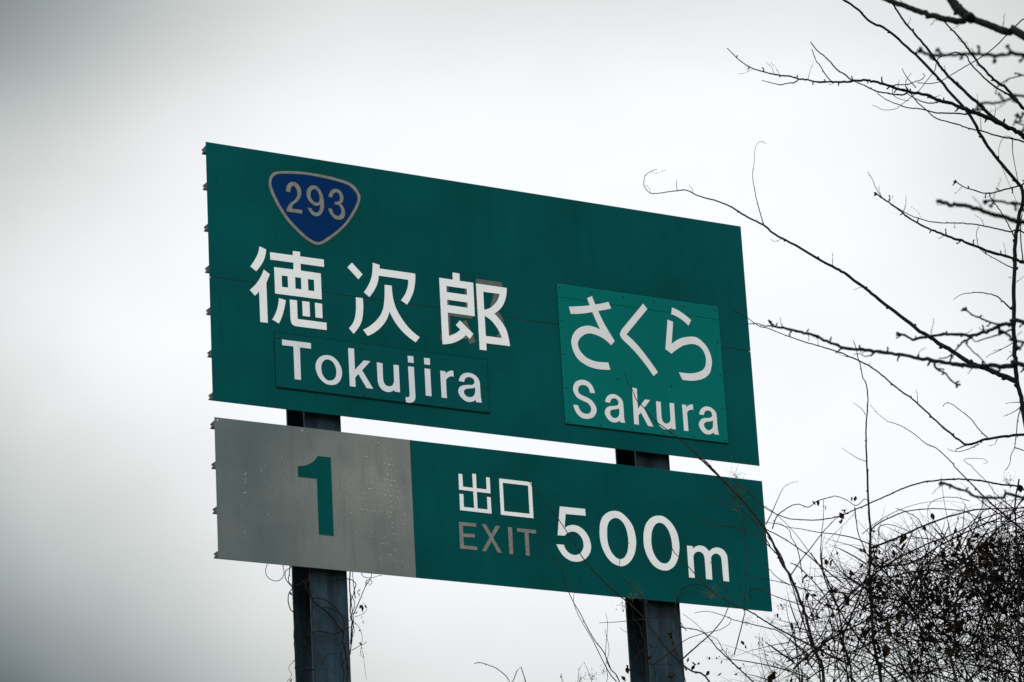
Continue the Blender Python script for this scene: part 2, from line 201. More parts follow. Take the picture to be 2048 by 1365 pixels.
'a3': [('+',[(1.5634,6.5217),(1.5699,6.5464,1),(1.5894,6.5699,1),(1.6191,6.5845,1),(1.6542,6.583,1),(1.6836,6.5669,1),(1.6985,6.5453,1),(1.7015,6.5185,1),(1.7011,6.4527,1),(1.7029,6.4219,1),(1.7084,6.3939),(1.6711,6.3945),(1.6682,6.4073),(1.6469,6.3946,1),(1.6199,6.3866,1),(1.592,6.3924,1),(1.5674,6.4129,1),(1.5544,6.4404,1),(1.5562,6.4618,1),(1.5713,6.4847,1),(1.5944,6.4989,1),(1.6255,6.5035,1),(1.6501,6.5089,1),(1.6633,6.5201,1),(1.6656,6.5358,1),(1.656,6.5522,1),(1.6344,6.5575,1),(1.6118,6.5492,1),(1.5976,6.5213)]),('-',[(1.6684,6.4916),(1.6478,6.4828,1),(1.6188,6.4764,1),(1.6004,6.4667,1),(1.5935,6.4524,1),(1.5997,6.4319,1),(1.6183,6.4185,1),(1.6382,6.4206,1),(1.6567,6.4323,1),(1.6662,6.4507,1)])],
'one': [('+',[(-1.3213,5.9294),(-1.2303,5.9294),(-1.2306,5.419),(-1.3326,5.4203),(-1.3324,5.7805),(-1.4631,5.78),(-1.4635,5.8505),(-1.4112,5.8578,1),(-1.3589,5.8862,1)])],
'de': [('+',[(-0.2124,5.9274),(-0.186,5.9277),(-0.187,5.6965),(-0.2112,5.6966)]),('+',[(-0.314,5.9165),(-0.2867,5.9159),(-0.286,5.8329),(-0.1118,5.8318),(-0.1113,5.9138),(-0.0853,5.9135),(-0.0857,5.8075),(-0.3152,5.81)]),('+',[(-0.314,5.7833),(-0.2867,5.7826),(-0.2872,5.6979),(-0.1127,5.6979),(-0.112,5.7829),(-0.0861,5.7815),(-0.0856,5.6727),(-0.3153,5.6738)])],
'kou': [('+',[(-0.0153,5.9152),(0.2197,5.9144),(0.2258,5.9067),(0.225,5.6717),(-0.0159,5.6726)]),('-',[(0.0097,5.8887),(0.1989,5.8886),(0.1984,5.6996),(0.009,5.6984)])],
'E': [('+',[(-0.3287,5.5954),(-0.2035,5.5967),(-0.2048,5.5737),(-0.3012,5.5724),(-0.3014,5.5206),(-0.2183,5.5249),(-0.2197,5.5016),(-0.3017,5.4973),(-0.3015,5.4433),(-0.2049,5.4425),(-0.2063,5.4187),(-0.329,5.4191)])],
'X': [('+',[(-0.1633,5.5966),(-0.1321,5.5966),(-0.0968,5.5373),(-0.0578,5.5959),(-0.0275,5.5958),(-0.0832,5.5128),(-0.0243,5.4178),(-0.0555,5.4179),(-0.0965,5.4888),(-0.1415,5.4183),(-0.1699,5.4181),(-0.1091,5.5119)])],
'I': [('+',[(0.0309,5.5955),(0.0607,5.5954),(0.0588,5.4161),(0.0312,5.4165)])],
'T2': [('+',[(0.0981,5.5945),(0.2386,5.5941),(0.237,5.57),(0.1814,5.5706),(0.1804,5.4169),(0.1532,5.4168),(0.1525,5.5704),(0.0977,5.5706)])],
'five': [('+',[(0.4292,5.7716),(0.6202,5.7735),(0.6215,5.7268),(0.4695,5.7244),(0.4552,5.6291),(0.4879,5.6477,1),(0.5217,5.6557,1),(0.5628,5.6504,1),(0.6047,5.6247,1),(0.6333,5.5867,1),(0.6474,5.538,1),(0.6447,5.5008,1),(0.629,5.4662,1),(0.5976,5.4338,1),(0.5589,5.4146,1),(0.5233,5.4084,1),(0.4802,5.4141,1),(0.4364,5.4377,1),(0.406,5.4754,1),(0.3871,5.5133),(0.4437,5.5145),(0.4523,5.4888,1),(0.4755,5.4652,1),(0.5037,5.4541,1),(0.5327,5.4556,1),(0.5627,5.4694,1),(0.5855,5.4991,1),(0.5928,5.5311,1),(0.586,5.5656,1),(0.5631,5.5949,1),(0.535,5.6089,1),(0.506,5.6088,1),(0.4805,5.6001,1),(0.4508,5.5759),(0.4003,5.5749)])],
'z1': [('+',[(0.7209,5.626,1),(0.7287,5.6824,1),(0.7501,5.7291,1),(0.7861,5.7624,1),(0.8273,5.7791,1),(0.8612,5.782,1),(0.8985,5.7733,1),(0.9425,5.7401,1),(0.9754,5.6984,1),(0.9908,5.6513,1),(0.9972,5.5959,1),(0.9914,5.5469,1),(0.9773,5.501,1),(0.9508,5.4577,1),(0.9192,5.429,1),(0.8799,5.4107,1),(0.8381,5.4125,1),(0.7935,5.4326,1),(0.7549,5.4772,1),(0.7297,5.5341,1),(0.7209,5.5852,1)]),('-',[(0.7771,5.6275,1),(0.7822,5.6689,1),(0.7986,5.704,1),(0.8233,5.725,1),(0.8513,5.734,1),(0.8824,5.7269,1),(0.9139,5.6963,1),(0.9299,5.6568,1),(0.9372,5.6127,1),(0.9371,5.5717,1),(0.931,5.5302,1),(0.9178,5.4956,1),(0.897,5.4696,1),(0.8666,5.4569,1),(0.8376,5.4624,1),(0.8061,5.4911,1),(0.7842,5.5354,1),(0.776,5.5829,1)])],
'z2': [('+',[(1.0569,5.6119,1),(1.0637,5.6611,1),(1.0816,5.7115,1),(1.1122,5.75,1),(1.1504,5.7743,1),(1.1916,5.7828,1),(1.2298,5.7782,1),(1.2786,5.7452,1),(1.3113,5.6994,1),(1.3271,5.6557,1),(1.3326,5.5961,1),(1.3266,5.5431,1),(1.3093,5.4891,1),(1.2801,5.4454,1),(1.2395,5.4175,1),(1.2047,5.4096,1),(1.1626,5.4145,1),(1.1177,5.4384,1),(1.0794,5.4909,1),(1.0587,5.5523,1)]),('-',[(1.1165,5.6137,1),(1.1219,5.6553,1),(1.1377,5.6943,1),(1.1613,5.7228,1),(1.1899,5.7342,1),(1.2214,5.7266,1),(1.251,5.6956,1),(1.2673,5.6577,1),(1.2757,5.6134,1),(1.2759,5.5684,1),(1.2696,5.5267,1),(1.2561,5.4918,1),(1.2349,5.4675,1),(1.2064,5.4575,1),(1.175,5.464,1),(1.1432,5.4929,1),(1.1214,5.5394,1),(1.1155,5.5837,1)])],
'm': [('+',[(1.3928,5.5968),(1.4384,5.5965),(1.4386,5.5784),(1.4631,5.5976,1),(1.4941,5.6065,1),(1.5283,5.6024,1),(1.5488,5.5885,1),(1.5659,5.5712),(1.5881,5.5921,1),(1.6195,5.604,1),(1.6542,5.6038,1),(1.6834,5.5894,1),(1.7027,5.561,1),(1.7068,5.5273,1),(1.7063,5.3778),(1.6617,5.3784),(1.6594,5.5231),(1.6535,5.5452,1),(1.6373,5.5588,1),(1.6137,5.5623,1),(1.5911,5.5509,1),(1.5759,5.5307),(1.5734,5.3794),(1.5259,5.3798),(1.5259,5.5224),(1.5172,5.548,1),(1.4989,5.5613,1),(1.4774,5.5628,1),(1.4528,5.5515,1),(1.4364,5.5256),(1.4359,5.3795),(1.3921,5.3794)])],
}
SAKURA_RIVETS = [(0.5246, 7.2911), (0.7737, 7.2905), (1.0178, 7.2906), (1.2604, 7.2894), (1.5044, 7.288), (1.755, 7.2898), (0.5258, 7.0595), (0.5239, 6.8257), (0.5267, 6.5931), (0.5276, 6.3625), (0.7759, 6.365), (1.0199, 6.3626), (1.2636, 6.3615), (1.5071, 6.3618), (1.7569, 6.3625), (1.7548, 7.0587), (1.7551, 6.8249), (1.7554, 6.5916), (0.9286, 6.7013), (1.3546, 6.7001)]
TOKUJIRA_RIVETS = [(-1.5747, 6.682), (-1.2736, 6.684), (-0.9789, 6.6825), (-0.6837, 6.6821), (-0.3878, 6.6828), (-0.0883, 6.6812), (-1.5742, 6.5254), (-0.0861, 6.5231), (-1.5738, 6.3666), (-1.274, 6.3664), (-0.9758, 6.3686), (-0.6843, 6.3638), (-0.3864, 6.3643), (-0.0863, 6.3669)]
WORN_SPECKS = [(-2.0077, 6.0887, 0.0027), (-1.4235, 6.0852, 0.0022), (-0.8836, 6.0635, 0.0018), (-0.9281, 6.0307, 0.0009), (-1.829, 5.7575, 0.0018), (-1.8247, 5.7665, 0.0014), (-1.8287, 5.7359, 0.0009), (-1.8292, 5.7217, 0.0014), (-1.8298, 5.7027, 0.0014), (-1.8338, 5.6393, 0.0022), (-1.6787, 5.5144, 0.0014), (-1.8629, 5.5444, 0.0009), (-1.8451, 5.3843, 0.0014), (-1.857, 5.2324, 0.0009), (-1.7153, 5.7947, 0.0014), (-1.6901, 5.8248, 0.0009), (-1.6716, 5.8619, 0.0009), (-1.6007, 5.8931, 0.0009), (-1.5723, 5.8942, 0.0014), (-1.6936, 5.7232, 0.0009), (-1.926, 5.7561, 0.0009), (-1.5852, 5.7911, 0.0009), (-0.9897, 5.9612, 0.0014), (-0.9709, 5.9622, 0.0014), (-0.8371, 5.9618, 0.0014), (-0.8035, 5.9624, 0.0014), (-0.7561, 5.9635, 0.0009), (-0.8469, 5.9308, 0.0014), (-0.8209, 5.9277, 0.0018), (-0.8083, 5.928, 0.0018), (-0.7883, 5.9291, 0.0014), (-0.7072, 5.9288, 0.0009), (-1.0125, 5.8932, 0.0009), (-0.9501, 5.892, 0.0014), (-0.9115, 5.8921, 0.0009), (-0.8969, 5.8917, 0.0009), (-0.8802, 5.8905, 0.0009), (-0.8404, 5.8908, 0.0014), (-0.8174, 5.8912, 0.0014), (-0.7995, 5.8921, 0.0014), (-0.8262, 5.8604, 0.0018), (-0.7975, 5.8681, 0.0009), (-0.7482, 5.8674, 0.0009), (-0.8468, 5.8225, 0.0014), (-0.8311, 5.8241, 0.0014), (-0.8028, 5.8231, 0.0014), (-0.7819, 5.8224, 0.0018), (-0.986, 5.7901, 0.0009), (-0.9557, 5.7922, 0.0014), (-0.8734, 5.7919, 0.0014), (-0.8452, 5.7909, 0.0014), (-0.8202, 5.7886, 0.0014), (-0.8045, 5.7892, 0.0018), (-0.7698, 5.7898, 0.0009), (-0.7099, 5.791, 0.0014), (-0.967, 5.7517, 0.0014), (-0.9565, 5.7527, 0.0014), (-0.9472, 5.7527, 0.0009), (-0.8283, 5.7511, 0.0014), (-0.7558, 5.7545, 0.0014), (-1.0049, 5.7181, 0.0014), (-0.9903, 5.7186, 0.0014), (-0.8507, 5.72, 0.0018), (-0.8203, 5.7211, 0.0014), (-0.8077, 5.7214, 0.0014), (-0.7648, 5.7199, 0.0014), (-0.7103, 5.7195, 0.0014), (-0.6713, 5.7205, 0.0009), (-1.0221, 5.681, 0.0014), (-1.0044, 5.6818, 0.0009), (-0.8118, 5.6806, 0.0014), (-0.7815, 5.6797, 0.0014), (-0.9019, 5.6506, 0.0009), (-0.8895, 5.648, 0.0009), (-0.8081, 5.6483, 0.0014), (-1.0283, 5.6115, 0.0014), (-1.0159, 5.6117, 0.0014), (-0.9869, 5.6117, 0.0014), (-0.9662, 5.6089, 0.0014), (-0.9475, 5.6088, 0.0009), (-0.9349, 5.612, 0.0014), (-0.885, 5.612, 0.0014), (-0.8413, 5.6105, 0.0014), (-0.813, 5.6123, 0.0018), (-1.0999, 5.5826, 0.0014), (-0.7209, 5.6106, 0.0014), (-0.9176, 5.583, 0.0014), (-0.8259, 5.5823, 0.0014), (-0.99, 5.5417, 0.0009), (-0.806, 5.541, 0.0014), (-0.7263, 5.5448, 0.0014), (-0.8554, 5.5115, 0.0009), (-0.8137, 5.5116, 0.0014), (-0.9559, 5.4724, 0.0014), (-0.8135, 5.4714, 0.0014), (-0.7916, 5.4716, 0.0014), (-0.9739, 5.4422, 0.0009), (-0.948, 5.4417, 0.0009), (-0.8712, 5.4412, 0.0009), (-0.7806, 5.4391, 0.0014), (-0.9011, 5.4023, 0.0014), (-0.8855, 5.4018, 0.0014), (-0.8616, 5.4021, 0.0014), (-0.8398, 5.4022, 0.0014), (-0.8028, 5.3703, 0.0014), (-0.8462, 5.333, 0.0014), (-0.8264, 5.3329, 0.0014), (-0.9069, 5.301, 0.0014), (-0.8155, 5.3006, 0.0014), (-0.7937, 5.3006, 0.0014), (-0.7519, 5.3015, 0.0014), (-0.6867, 5.3303, 0.0009)]
BRANCHES = [
 ('tree1','trunk','bud',[(3.037,19.6,5.093,0.0152),(3.003,19.514,6.212,0.0121),(2.97,19.449,7.073,0.0104),(2.895,19.412,7.559,0.0095),(2.892,19.405,7.654,0.0093),(2.874,19.397,7.758,0.0091),(2.874,19.391,7.845,0.0089),(2.876,19.383,7.949,0.0088),(2.885,19.373,8.096,0.0085),(2.891,19.366,8.186,0.0083),(2.918,19.349,8.429,0.0079),(2.944,19.335,8.621,0.0076),(2.971,19.327,8.726,0.0074),(3.006,19.318,8.848,0.0072),(3.004,19.312,8.928,0.007),(2.988,19.311,8.941,0.007),(2.883,19.297,9.097,0.0067),(2.816,19.288,9.208,0.0065),(2.744,19.275,9.373,0.0062),(2.626,19.26,9.541,0.0058),(2.526,19.247,9.681,0.0055),(2.412,19.235,9.811,0.0052),(2.3,19.223,9.925,0.005),(2.209,19.215,9.977,0.0048),(2.138,19.208,10.058,0.0046),(2.057,19.2,10.125,0.0044)]),
 ('tree1','trunk','smooth',[(3.052,19.7,5.111,0.0181),(3.103,19.529,6.21,0.016),(3.156,19.359,7.332,0.0145),(3.2,19.231,8.188,0.0134),(3.224,19.129,8.884,0.0126),(3.217,19.052,9.413,0.012),(3.203,19.0,9.77,0.0116)]),
 ('tree1','branch','bud',[(2.904,19.6,7.832,0.0108),(2.811,19.634,7.893,0.0101),(2.734,19.661,7.943,0.0096),(2.656,19.689,7.993,0.0092),(2.566,19.726,8.078,0.0087),(2.443,19.775,8.192,0.008),(2.322,19.826,8.322,0.0074),(2.185,19.884,8.479,0.0067),(2.097,19.923,8.585,0.0063),(1.983,19.968,8.701,0.0057),(1.935,19.986,8.738,0.0055),(1.734,20.06,8.913,0.0047),(1.62,20.102,9.008,0.0042),(1.556,20.128,9.081,0.004),(1.451,20.165,9.164,0.0036),(1.377,20.193,9.233,0.0033),(1.295,20.22,9.287,0.003),(1.18,20.256,9.344,0.0026),(1.12,20.277,9.39,0.0024),(1.061,20.294,9.399,0.0022),(0.984,20.317,9.401,0.0019),(0.917,20.336,9.405,0.0017),(0.89,20.345,9.418,0.0017),(0.867,20.356,9.456,0.0015),(0.862,20.363,9.484,0.0015),(0.872,20.375,9.532,0.0013),(0.887,20.382,9.555,0.0013),(0.916,20.391,9.575,0.0012),(0.947,20.4,9.587,0.0011)]),
 ('tree1','twig','bud',[(1.562,20.2,9.114,0.0024),(1.549,20.212,9.191,0.0021),(1.532,20.231,9.306,0.0018),(1.524,20.254,9.452,0.0014),(1.541,20.268,9.543,0.0012),(1.552,20.281,9.628,0.001),(1.569,20.289,9.673,0.0009),(1.591,20.294,9.691,0.0009),(1.624,20.3,9.678,0.0008)]),
 ('tree1','twig','bud',[(1.064,20.35,9.422,0.0015),(1.061,20.35,9.453,0.0012),(1.065,20.35,9.485,0.0009)]),
 ('tree1','branch','spur',[(3.218,19.2,8.206,0.0079),(2.941,19.047,8.359,0.0062),(2.924,19.039,8.361,0.0062),(2.873,19.013,8.377,0.006),(2.752,18.956,8.399,0.0055),(2.683,18.922,8.417,0.0053),(2.564,18.863,8.451,0.0048),(2.496,18.83,8.465,0.0046),(2.445,18.805,8.481,0.0044),(2.353,18.758,8.508,0.0041),(2.253,18.703,8.555,0.0037),(2.208,18.675,8.587,0.0036),(2.139,18.634,8.628,0.0033),(2.09,18.606,8.656,0.0031),(2.082,18.6,8.664,0.0031)]),
 ('tree1','branch','bud',[(3.216,19.2,8.298,0.0043),(2.971,19.121,8.563,0.0032),(2.877,19.101,8.574,0.003),(2.81,19.086,8.591,0.0028),(2.675,19.056,8.616,0.0025),(2.564,19.033,8.621,0.0023),(2.453,19.01,8.622,0.0021),(2.353,18.987,8.644,0.0019),(2.279,18.97,8.677,0.0017),(2.174,18.942,8.744,0.0015),(2.15,18.935,8.766,0.0014),(2.113,18.919,8.829,0.0013),(2.106,18.912,8.858,0.0012),(2.08,18.9,8.908,0.0011)]),
 ('tree1','twig','bud',[(2.951,19.6,8.528,0.0025),(2.855,19.633,8.605,0.0019),(2.786,19.658,8.669,0.0016),(2.77,19.669,8.711,0.0015),(2.769,19.689,8.791,0.0013),(2.79,19.7,8.836,0.0012)]),
 ('tree1','twig','bud',[(2.913,19.6,8.275,0.0035),(2.871,19.568,8.312,0.003),(2.827,19.538,8.34,0.0026),(2.774,19.51,8.349,0.0023),(2.729,19.487,8.351,0.002),(2.665,19.455,8.34,0.0017),(2.61,19.427,8.325,0.0014),(2.561,19.4,8.289,0.0012)]),
 ('tree1','twig','bud',[(2.91,19.6,8.073,0.0023),(2.833,19.558,8.023,0.0017),(2.785,19.532,7.995,0.0014),(2.756,19.517,7.981,0.0012),(2.726,19.5,7.957,0.001)]),
 ('tree1','twig','bud',[(2.832,19.55,8.021,0.0014),(2.792,19.517,8.003,0.001),(2.772,19.5,7.994,0.0009)]),
 ('tree1','twig','bud',[(2.902,19.6,8.002,0.0023),(2.874,19.556,7.976,0.0018),(2.843,19.5,7.936,0.0013)]),
 ('tree1','branch','bud',[(3.194,19.5,7.522,0.0066),(2.933,19.669,7.536,0.0056),(2.839,19.729,7.547,0.0053),(2.729,19.8,7.557,0.005),(2.665,19.841,7.552,0.0049),(2.616,19.872,7.551,0.0047),(2.573,19.906,7.595,0.0046),(2.502,19.97,7.691,0.0043),(2.411,20.057,7.833,0.004),(2.354,20.112,7.922,0.0038),(2.295,20.16,7.991,0.0036),(2.244,20.204,8.059,0.0035),(2.2,20.244,8.126,0.0033),(2.109,20.316,8.229,0.0031),(2.03,20.37,8.294,0.0029),(1.975,20.408,8.338,0.0028),(1.861,20.481,8.411,0.0025),(1.779,20.532,8.459,0.0023),(1.656,20.611,8.543,0.002),(1.573,20.665,8.605,0.0019),(1.523,20.695,8.632,0.0018),(1.458,20.743,8.706,0.0016),(1.376,20.8,8.783,0.0014)]),
 ('tree1','twig','bud',[(2.598,19.7,7.499,0.0035),(2.552,19.645,7.471,0.0024),(2.515,19.6,7.447,0.0017)]),
 ('tree1','twig','bud',[(2.662,19.7,7.5,0.0023),(2.601,19.64,7.458,0.0019),(2.532,19.576,7.425,0.0015),(2.475,19.522,7.416,0.0012),(2.455,19.5,7.421,0.0011)]),
 ('tree1','twig','bud',[(2.716,19.7,7.532,0.0026),(2.662,19.638,7.569,0.0022),(2.626,19.588,7.604,0.002),(2.59,19.547,7.629,0.0018),(2.536,19.492,7.654,0.0016),(2.501,19.455,7.671,0.0015),(2.464,19.424,7.674,0.0014),(2.439,19.4,7.649,0.0013)]),
 ('tree1','twig','bud',[(2.77,19.7,7.529,0.0014),(2.747,19.649,7.479,0.0011),(2.706,19.6,7.457,0.0009)]),
 ('tree1','twig','bud',[(2.916,19.6,7.697,0.0027),(2.882,19.542,7.601,0.0023),(2.861,19.497,7.526,0.0021),(2.825,19.414,7.389,0.0017),(2.793,19.373,7.326,0.0016),(2.775,19.334,7.263,0.0014),(2.741,19.3,7.216,0.0013)]),
 ('tree1','twig','bud',[(2.91,19.6,7.68,0.002),(2.862,19.557,7.638,0.0015),(2.793,19.5,7.598,0.001)]),
 ('tree1','twig','bud',[(2.908,19.6,7.707,0.0019),(2.858,19.548,7.693,0.0013),(2.813,19.5,7.674,0.0009)]),
 ('tree1','twig','bud',[(2.822,19.4,7.376,0.0028),(2.854,19.27,7.317,0.002),(2.868,19.2,7.282,0.0017)]),
 ('tree1','branch','spur',[(3.223,19.2,9.005,0.0116),(3.023,19.08,9.134,0.0097),(3.006,19.07,9.145,0.0096),(2.955,19.041,9.173,0.0092),(2.868,18.996,9.201,0.0087),(2.782,18.951,9.233,0.0082),(2.695,18.908,9.252,0.0078),(2.592,18.855,9.282,0.0072),(2.496,18.809,9.296,0.0068),(2.436,18.778,9.314,0.0065),(2.323,18.725,9.321,0.006),(2.229,18.678,9.337,0.0055),(2.152,18.64,9.35,0.0052),(2.092,18.611,9.355,0.0049),(2.022,18.578,9.341,0.0046),(1.935,18.538,9.324,0.0043),(1.875,18.509,9.316,0.004),(1.797,18.473,9.305,0.0037),(1.73,18.44,9.309,0.0035),(1.687,18.42,9.307,0.0033),(1.629,18.39,9.316,0.003),(1.578,18.366,9.313,0.0028),(1.511,18.333,9.317,0.0026),(1.453,18.303,9.325,0.0023),(1.399,18.275,9.339,0.0021),(1.371,18.258,9.355,0.002),(1.343,18.24,9.372,0.0018),(1.316,18.22,9.396,0.0017),(1.288,18.2,9.42,0.0015)]),
 ('tree1','twig','bud',[(2.024,18.6,9.345,0.0033),(1.992,18.589,9.36,0.003),(1.96,18.576,9.388,0.0028),(1.927,18.565,9.404,0.0027),(1.884,18.545,9.452,0.0025),(1.849,18.53,9.488,0.0023),(1.817,18.518,9.511,0.0022),(1.782,18.5,9.557,0.002)]),
 ('tree1','twig','bud',[(1.87,18.5,9.321,0.0024),(1.845,18.5,9.363,0.0021),(1.817,18.5,9.423,0.0019),(1.802,18.5,9.442,0.0018),(1.784,18.5,9.512,0.0016)]),
 ('tree1','twig','bud',[(1.685,18.35,9.278,0.0028),(1.654,18.342,9.254,0.0025),(1.62,18.334,9.25,0.0022),(1.578,18.324,9.238,0.002),(1.537,18.315,9.244,0.0017),(1.476,18.3,9.259,0.0014)]),
 ('tree1','twig','bud',[(2.332,18.8,9.343,0.0037),(2.299,18.779,9.322,0.0035),(2.241,18.742,9.315,0.0032),(2.179,18.703,9.314,0.0029),(2.135,18.674,9.315,0.0027),(2.084,18.636,9.33,0.0025),(2.032,18.6,9.34,0.0023)]),
 ('tree1','twig','bud',[(2.707,19.0,9.28,0.0037),(2.67,18.981,9.266,0.0035),(2.607,18.949,9.261,0.0032),(2.491,18.89,9.248,0.0028),(2.412,18.847,9.258,0.0026),(2.333,18.806,9.252,0.0023),(2.272,18.773,9.263,0.0021),(2.2,18.731,9.281,0.0019),(2.154,18.7,9.307,0.0017)]),
 ('tree1','twig','bud',[(2.515,18.9,9.314,0.0029),(2.461,18.873,9.302,0.0025),(2.408,18.846,9.307,0.0022),(2.366,18.821,9.322,0.0019),(2.332,18.8,9.338,0.0017)]),
 ('tree1','twig','bud',[(2.211,18.75,9.352,0.0028),(2.237,18.744,9.366,0.0026),(2.27,18.737,9.37,0.0024),(2.327,18.725,9.362,0.002),(2.369,18.716,9.373,0.0018),(2.407,18.709,9.381,0.0016),(2.429,18.703,9.4,0.0015),(2.421,18.7,9.41,0.0014)]),
 ('tree1','twig','bud',[(2.25,18.75,9.359,0.0017),(2.244,18.763,9.328,0.0015),(2.264,18.774,9.309,0.0014),(2.293,18.786,9.298,0.0013),(2.332,18.8,9.293,0.0011)]),
 ('tree1','twig','bud',[(3.249,19.2,9.035,0.0043),(3.028,19.13,9.127,0.0036),(2.951,19.107,9.145,0.0034),(2.848,19.077,9.162,0.0031),(2.771,19.054,9.185,0.0029),(2.702,19.034,9.194,0.0028),(2.643,19.016,9.212,0.0027),(2.507,18.975,9.246,0.0024),(2.459,18.956,9.287,0.0022),(2.41,18.937,9.327,0.0021),(2.379,18.921,9.368,0.002),(2.34,18.9,9.425,0.0019)]),
 ('tree1','twig','smooth',[(3.221,19.0,9.832,0.003),(3.08,18.969,9.833,0.0027),(3.023,18.955,9.793,0.0026),(2.984,18.944,9.754,0.0025),(2.877,18.915,9.646,0.0023),(2.792,18.893,9.578,0.0021),(2.681,18.867,9.509,0.002),(2.589,18.844,9.45,0.0018),(2.525,18.829,9.411,0.0017),(2.464,18.815,9.398,0.0017),(2.396,18.8,9.402,0.0016)]),
 ('tree1','branch','bud',[(2.888,19.0,9.192,0.0079),(2.806,18.988,9.27,0.0071),(2.76,18.981,9.32,0.0067),(2.682,18.969,9.406,0.0062),(2.62,18.96,9.47,0.0058),(2.574,18.953,9.529,0.0055),(2.544,18.947,9.579,0.0052),(2.469,18.933,9.697,0.0047),(2.4,18.921,9.793,0.0042),(2.358,18.913,9.857,0.0039),(2.31,18.902,9.952,0.0036),(2.304,18.9,9.975,0.0035)]),
 ('tree1','branch','bud',[(3.205,19.1,9.184,0.0087),(3.04,19.077,9.31,0.0069),(2.994,19.069,9.365,0.0064),(2.933,19.058,9.446,0.0058),(2.885,19.051,9.483,0.0054),(2.815,19.039,9.565,0.0048),(2.754,19.027,9.656,0.0042),(2.717,19.019,9.72,0.0038),(2.686,19.013,9.765,0.0035),(2.632,19.004,9.83,0.0031),(2.609,19.0,9.862,0.0029)]),
 ('tree1','twig','bud',[(2.998,19.1,9.373,0.0043),(2.941,19.082,9.419,0.0039),(2.859,19.058,9.469,0.0035),(2.754,19.021,9.575,0.0029),(2.724,19.006,9.63,0.0027),(2.708,19.0,9.647,0.0026)]),
 ('tree1','twig','smooth',[(2.707,19.0,9.638,0.0026),(2.656,18.984,9.655,0.0024),(2.601,18.969,9.631,0.0022),(2.556,18.956,9.615,0.0021),(2.535,18.946,9.579,0.002),(2.521,18.934,9.529,0.0019),(2.471,18.914,9.464,0.0017),(2.411,18.89,9.389,0.0015),(2.289,18.849,9.284,0.0012),(2.262,18.84,9.264,0.0011),(2.192,18.821,9.254,0.001),(2.151,18.807,9.271,0.0009),(2.127,18.8,9.28,0.0009)]),
 ('tree1','branch','spur',[(3.287,19.3,9.166,0.0047),(3.024,19.257,8.932,0.0034),(2.978,19.251,8.91,0.0032),(2.881,19.238,8.883,0.003),(2.819,19.23,8.866,0.0028),(2.767,19.223,8.866,0.0026),(2.726,19.217,8.88,0.0025),(2.659,19.207,8.903,0.0023),(2.615,19.2,8.935,0.0022)]),
 ('tree1','twig','bud',[(2.813,19.3,8.898,0.0019),(2.818,19.322,8.883,0.002),(2.851,19.377,8.852,0.0021),(2.888,19.432,8.825,0.0023),(2.936,19.52,8.773,0.0025),(2.975,19.6,8.723,0.0026)]),
 ('tree1','twig','bud',[(2.348,18.8,9.337,0.0017),(2.327,18.8,9.384,0.0014),(2.34,18.8,9.429,0.0012),(2.363,18.8,9.459,0.001)]),
 ('tree1','twig','bud',[(2.385,18.8,9.371,0.0023),(2.345,18.776,9.414,0.0018),(2.325,18.762,9.441,0.0016),(2.312,18.75,9.468,0.0014)]),
 ('tree1','twig','smooth',[(2.745,18.9,9.124,0.0017),(2.752,18.9,9.245,0.0011),(2.746,18.9,9.309,0.0009),(2.742,18.9,9.355,0.0007)]),
 ('tree1','twig','bud',[(1.541,18.3,9.301,0.0014),(1.531,18.3,9.337,0.001),(1.51,18.3,9.362,0.0007)]),
 ('tree1','twig','smooth',[(2.949,19.1,9.138,0.0019),(2.95,19.151,9.081,0.0017),(2.963,19.205,9.019,0.0016),(2.984,19.278,8.937,0.0015),(2.997,19.3,8.914,0.0015)]),
 ('tree1','twig','smooth',[(2.955,19.1,9.147,0.0014),(2.914,19.126,9.173,0.0012),(2.888,19.149,9.148,0.0011),(2.874,19.177,9.105,0.001),(2.876,19.2,9.068,0.0009)]),
 ('tree1','twig','smooth',[(2.876,19.2,9.051,0.0014),(2.898,19.221,8.99,0.0013),(2.92,19.241,8.932,0.0012),(2.946,19.264,8.867,0.0011),(2.964,19.283,8.81,0.0011),(2.978,19.3,8.761,0.001)]),
 ('tree1','twig','smooth',[(3.005,19.4,8.788,0.0022),(2.981,19.348,8.697,0.0024),(2.961,19.271,8.561,0.0027),(2.951,19.2,8.436,0.0029)]),
 ('tree1','twig','bud',[(2.96,19.6,8.441,0.0015),(2.972,19.561,8.439,0.0012),(2.991,19.5,8.439,0.0009)]),
 ('tree1','twig','bud',[(2.949,19.6,8.459,0.0015),(2.93,19.554,8.453,0.0011),(2.905,19.5,8.441,0.0009)]),
 ('tree2','trunk','smooth',[(2.542,14.2,2.93,0.039),(2.62,13.972,4.264,0.0302),(2.664,13.776,5.444,0.0245),(2.702,13.613,6.453,0.02),(2.705,13.515,7.072,0.0174),(2.708,13.4,7.807,0.0145)]),
 ('tree2','branch','rough',[(2.708,13.5,6.933,0.0153),(2.274,14.055,7.618,0.0099),(2.221,14.106,7.664,0.0095),(2.173,14.151,7.704,0.0091),(2.121,14.203,7.758,0.0087),(2.078,14.244,7.797,0.0084),(2.055,14.263,7.81,0.0082),(2.037,14.281,7.805,0.0081),(1.987,14.325,7.835,0.0077),(1.937,14.37,7.872,0.0074),(1.876,14.426,7.925,0.0069),(1.809,14.489,7.993,0.0065),(1.747,14.545,8.047,0.006),(1.692,14.6,8.114,0.0056)]),
 ('tree2','branch','rough',[(2.042,14.0,7.69,0.0123),(2.027,14.022,7.711,0.0119),(2.01,14.057,7.752,0.0114),(1.992,14.094,7.797,0.0109),(1.979,14.134,7.851,0.0105),(1.966,14.2,7.944,0.0098)]),
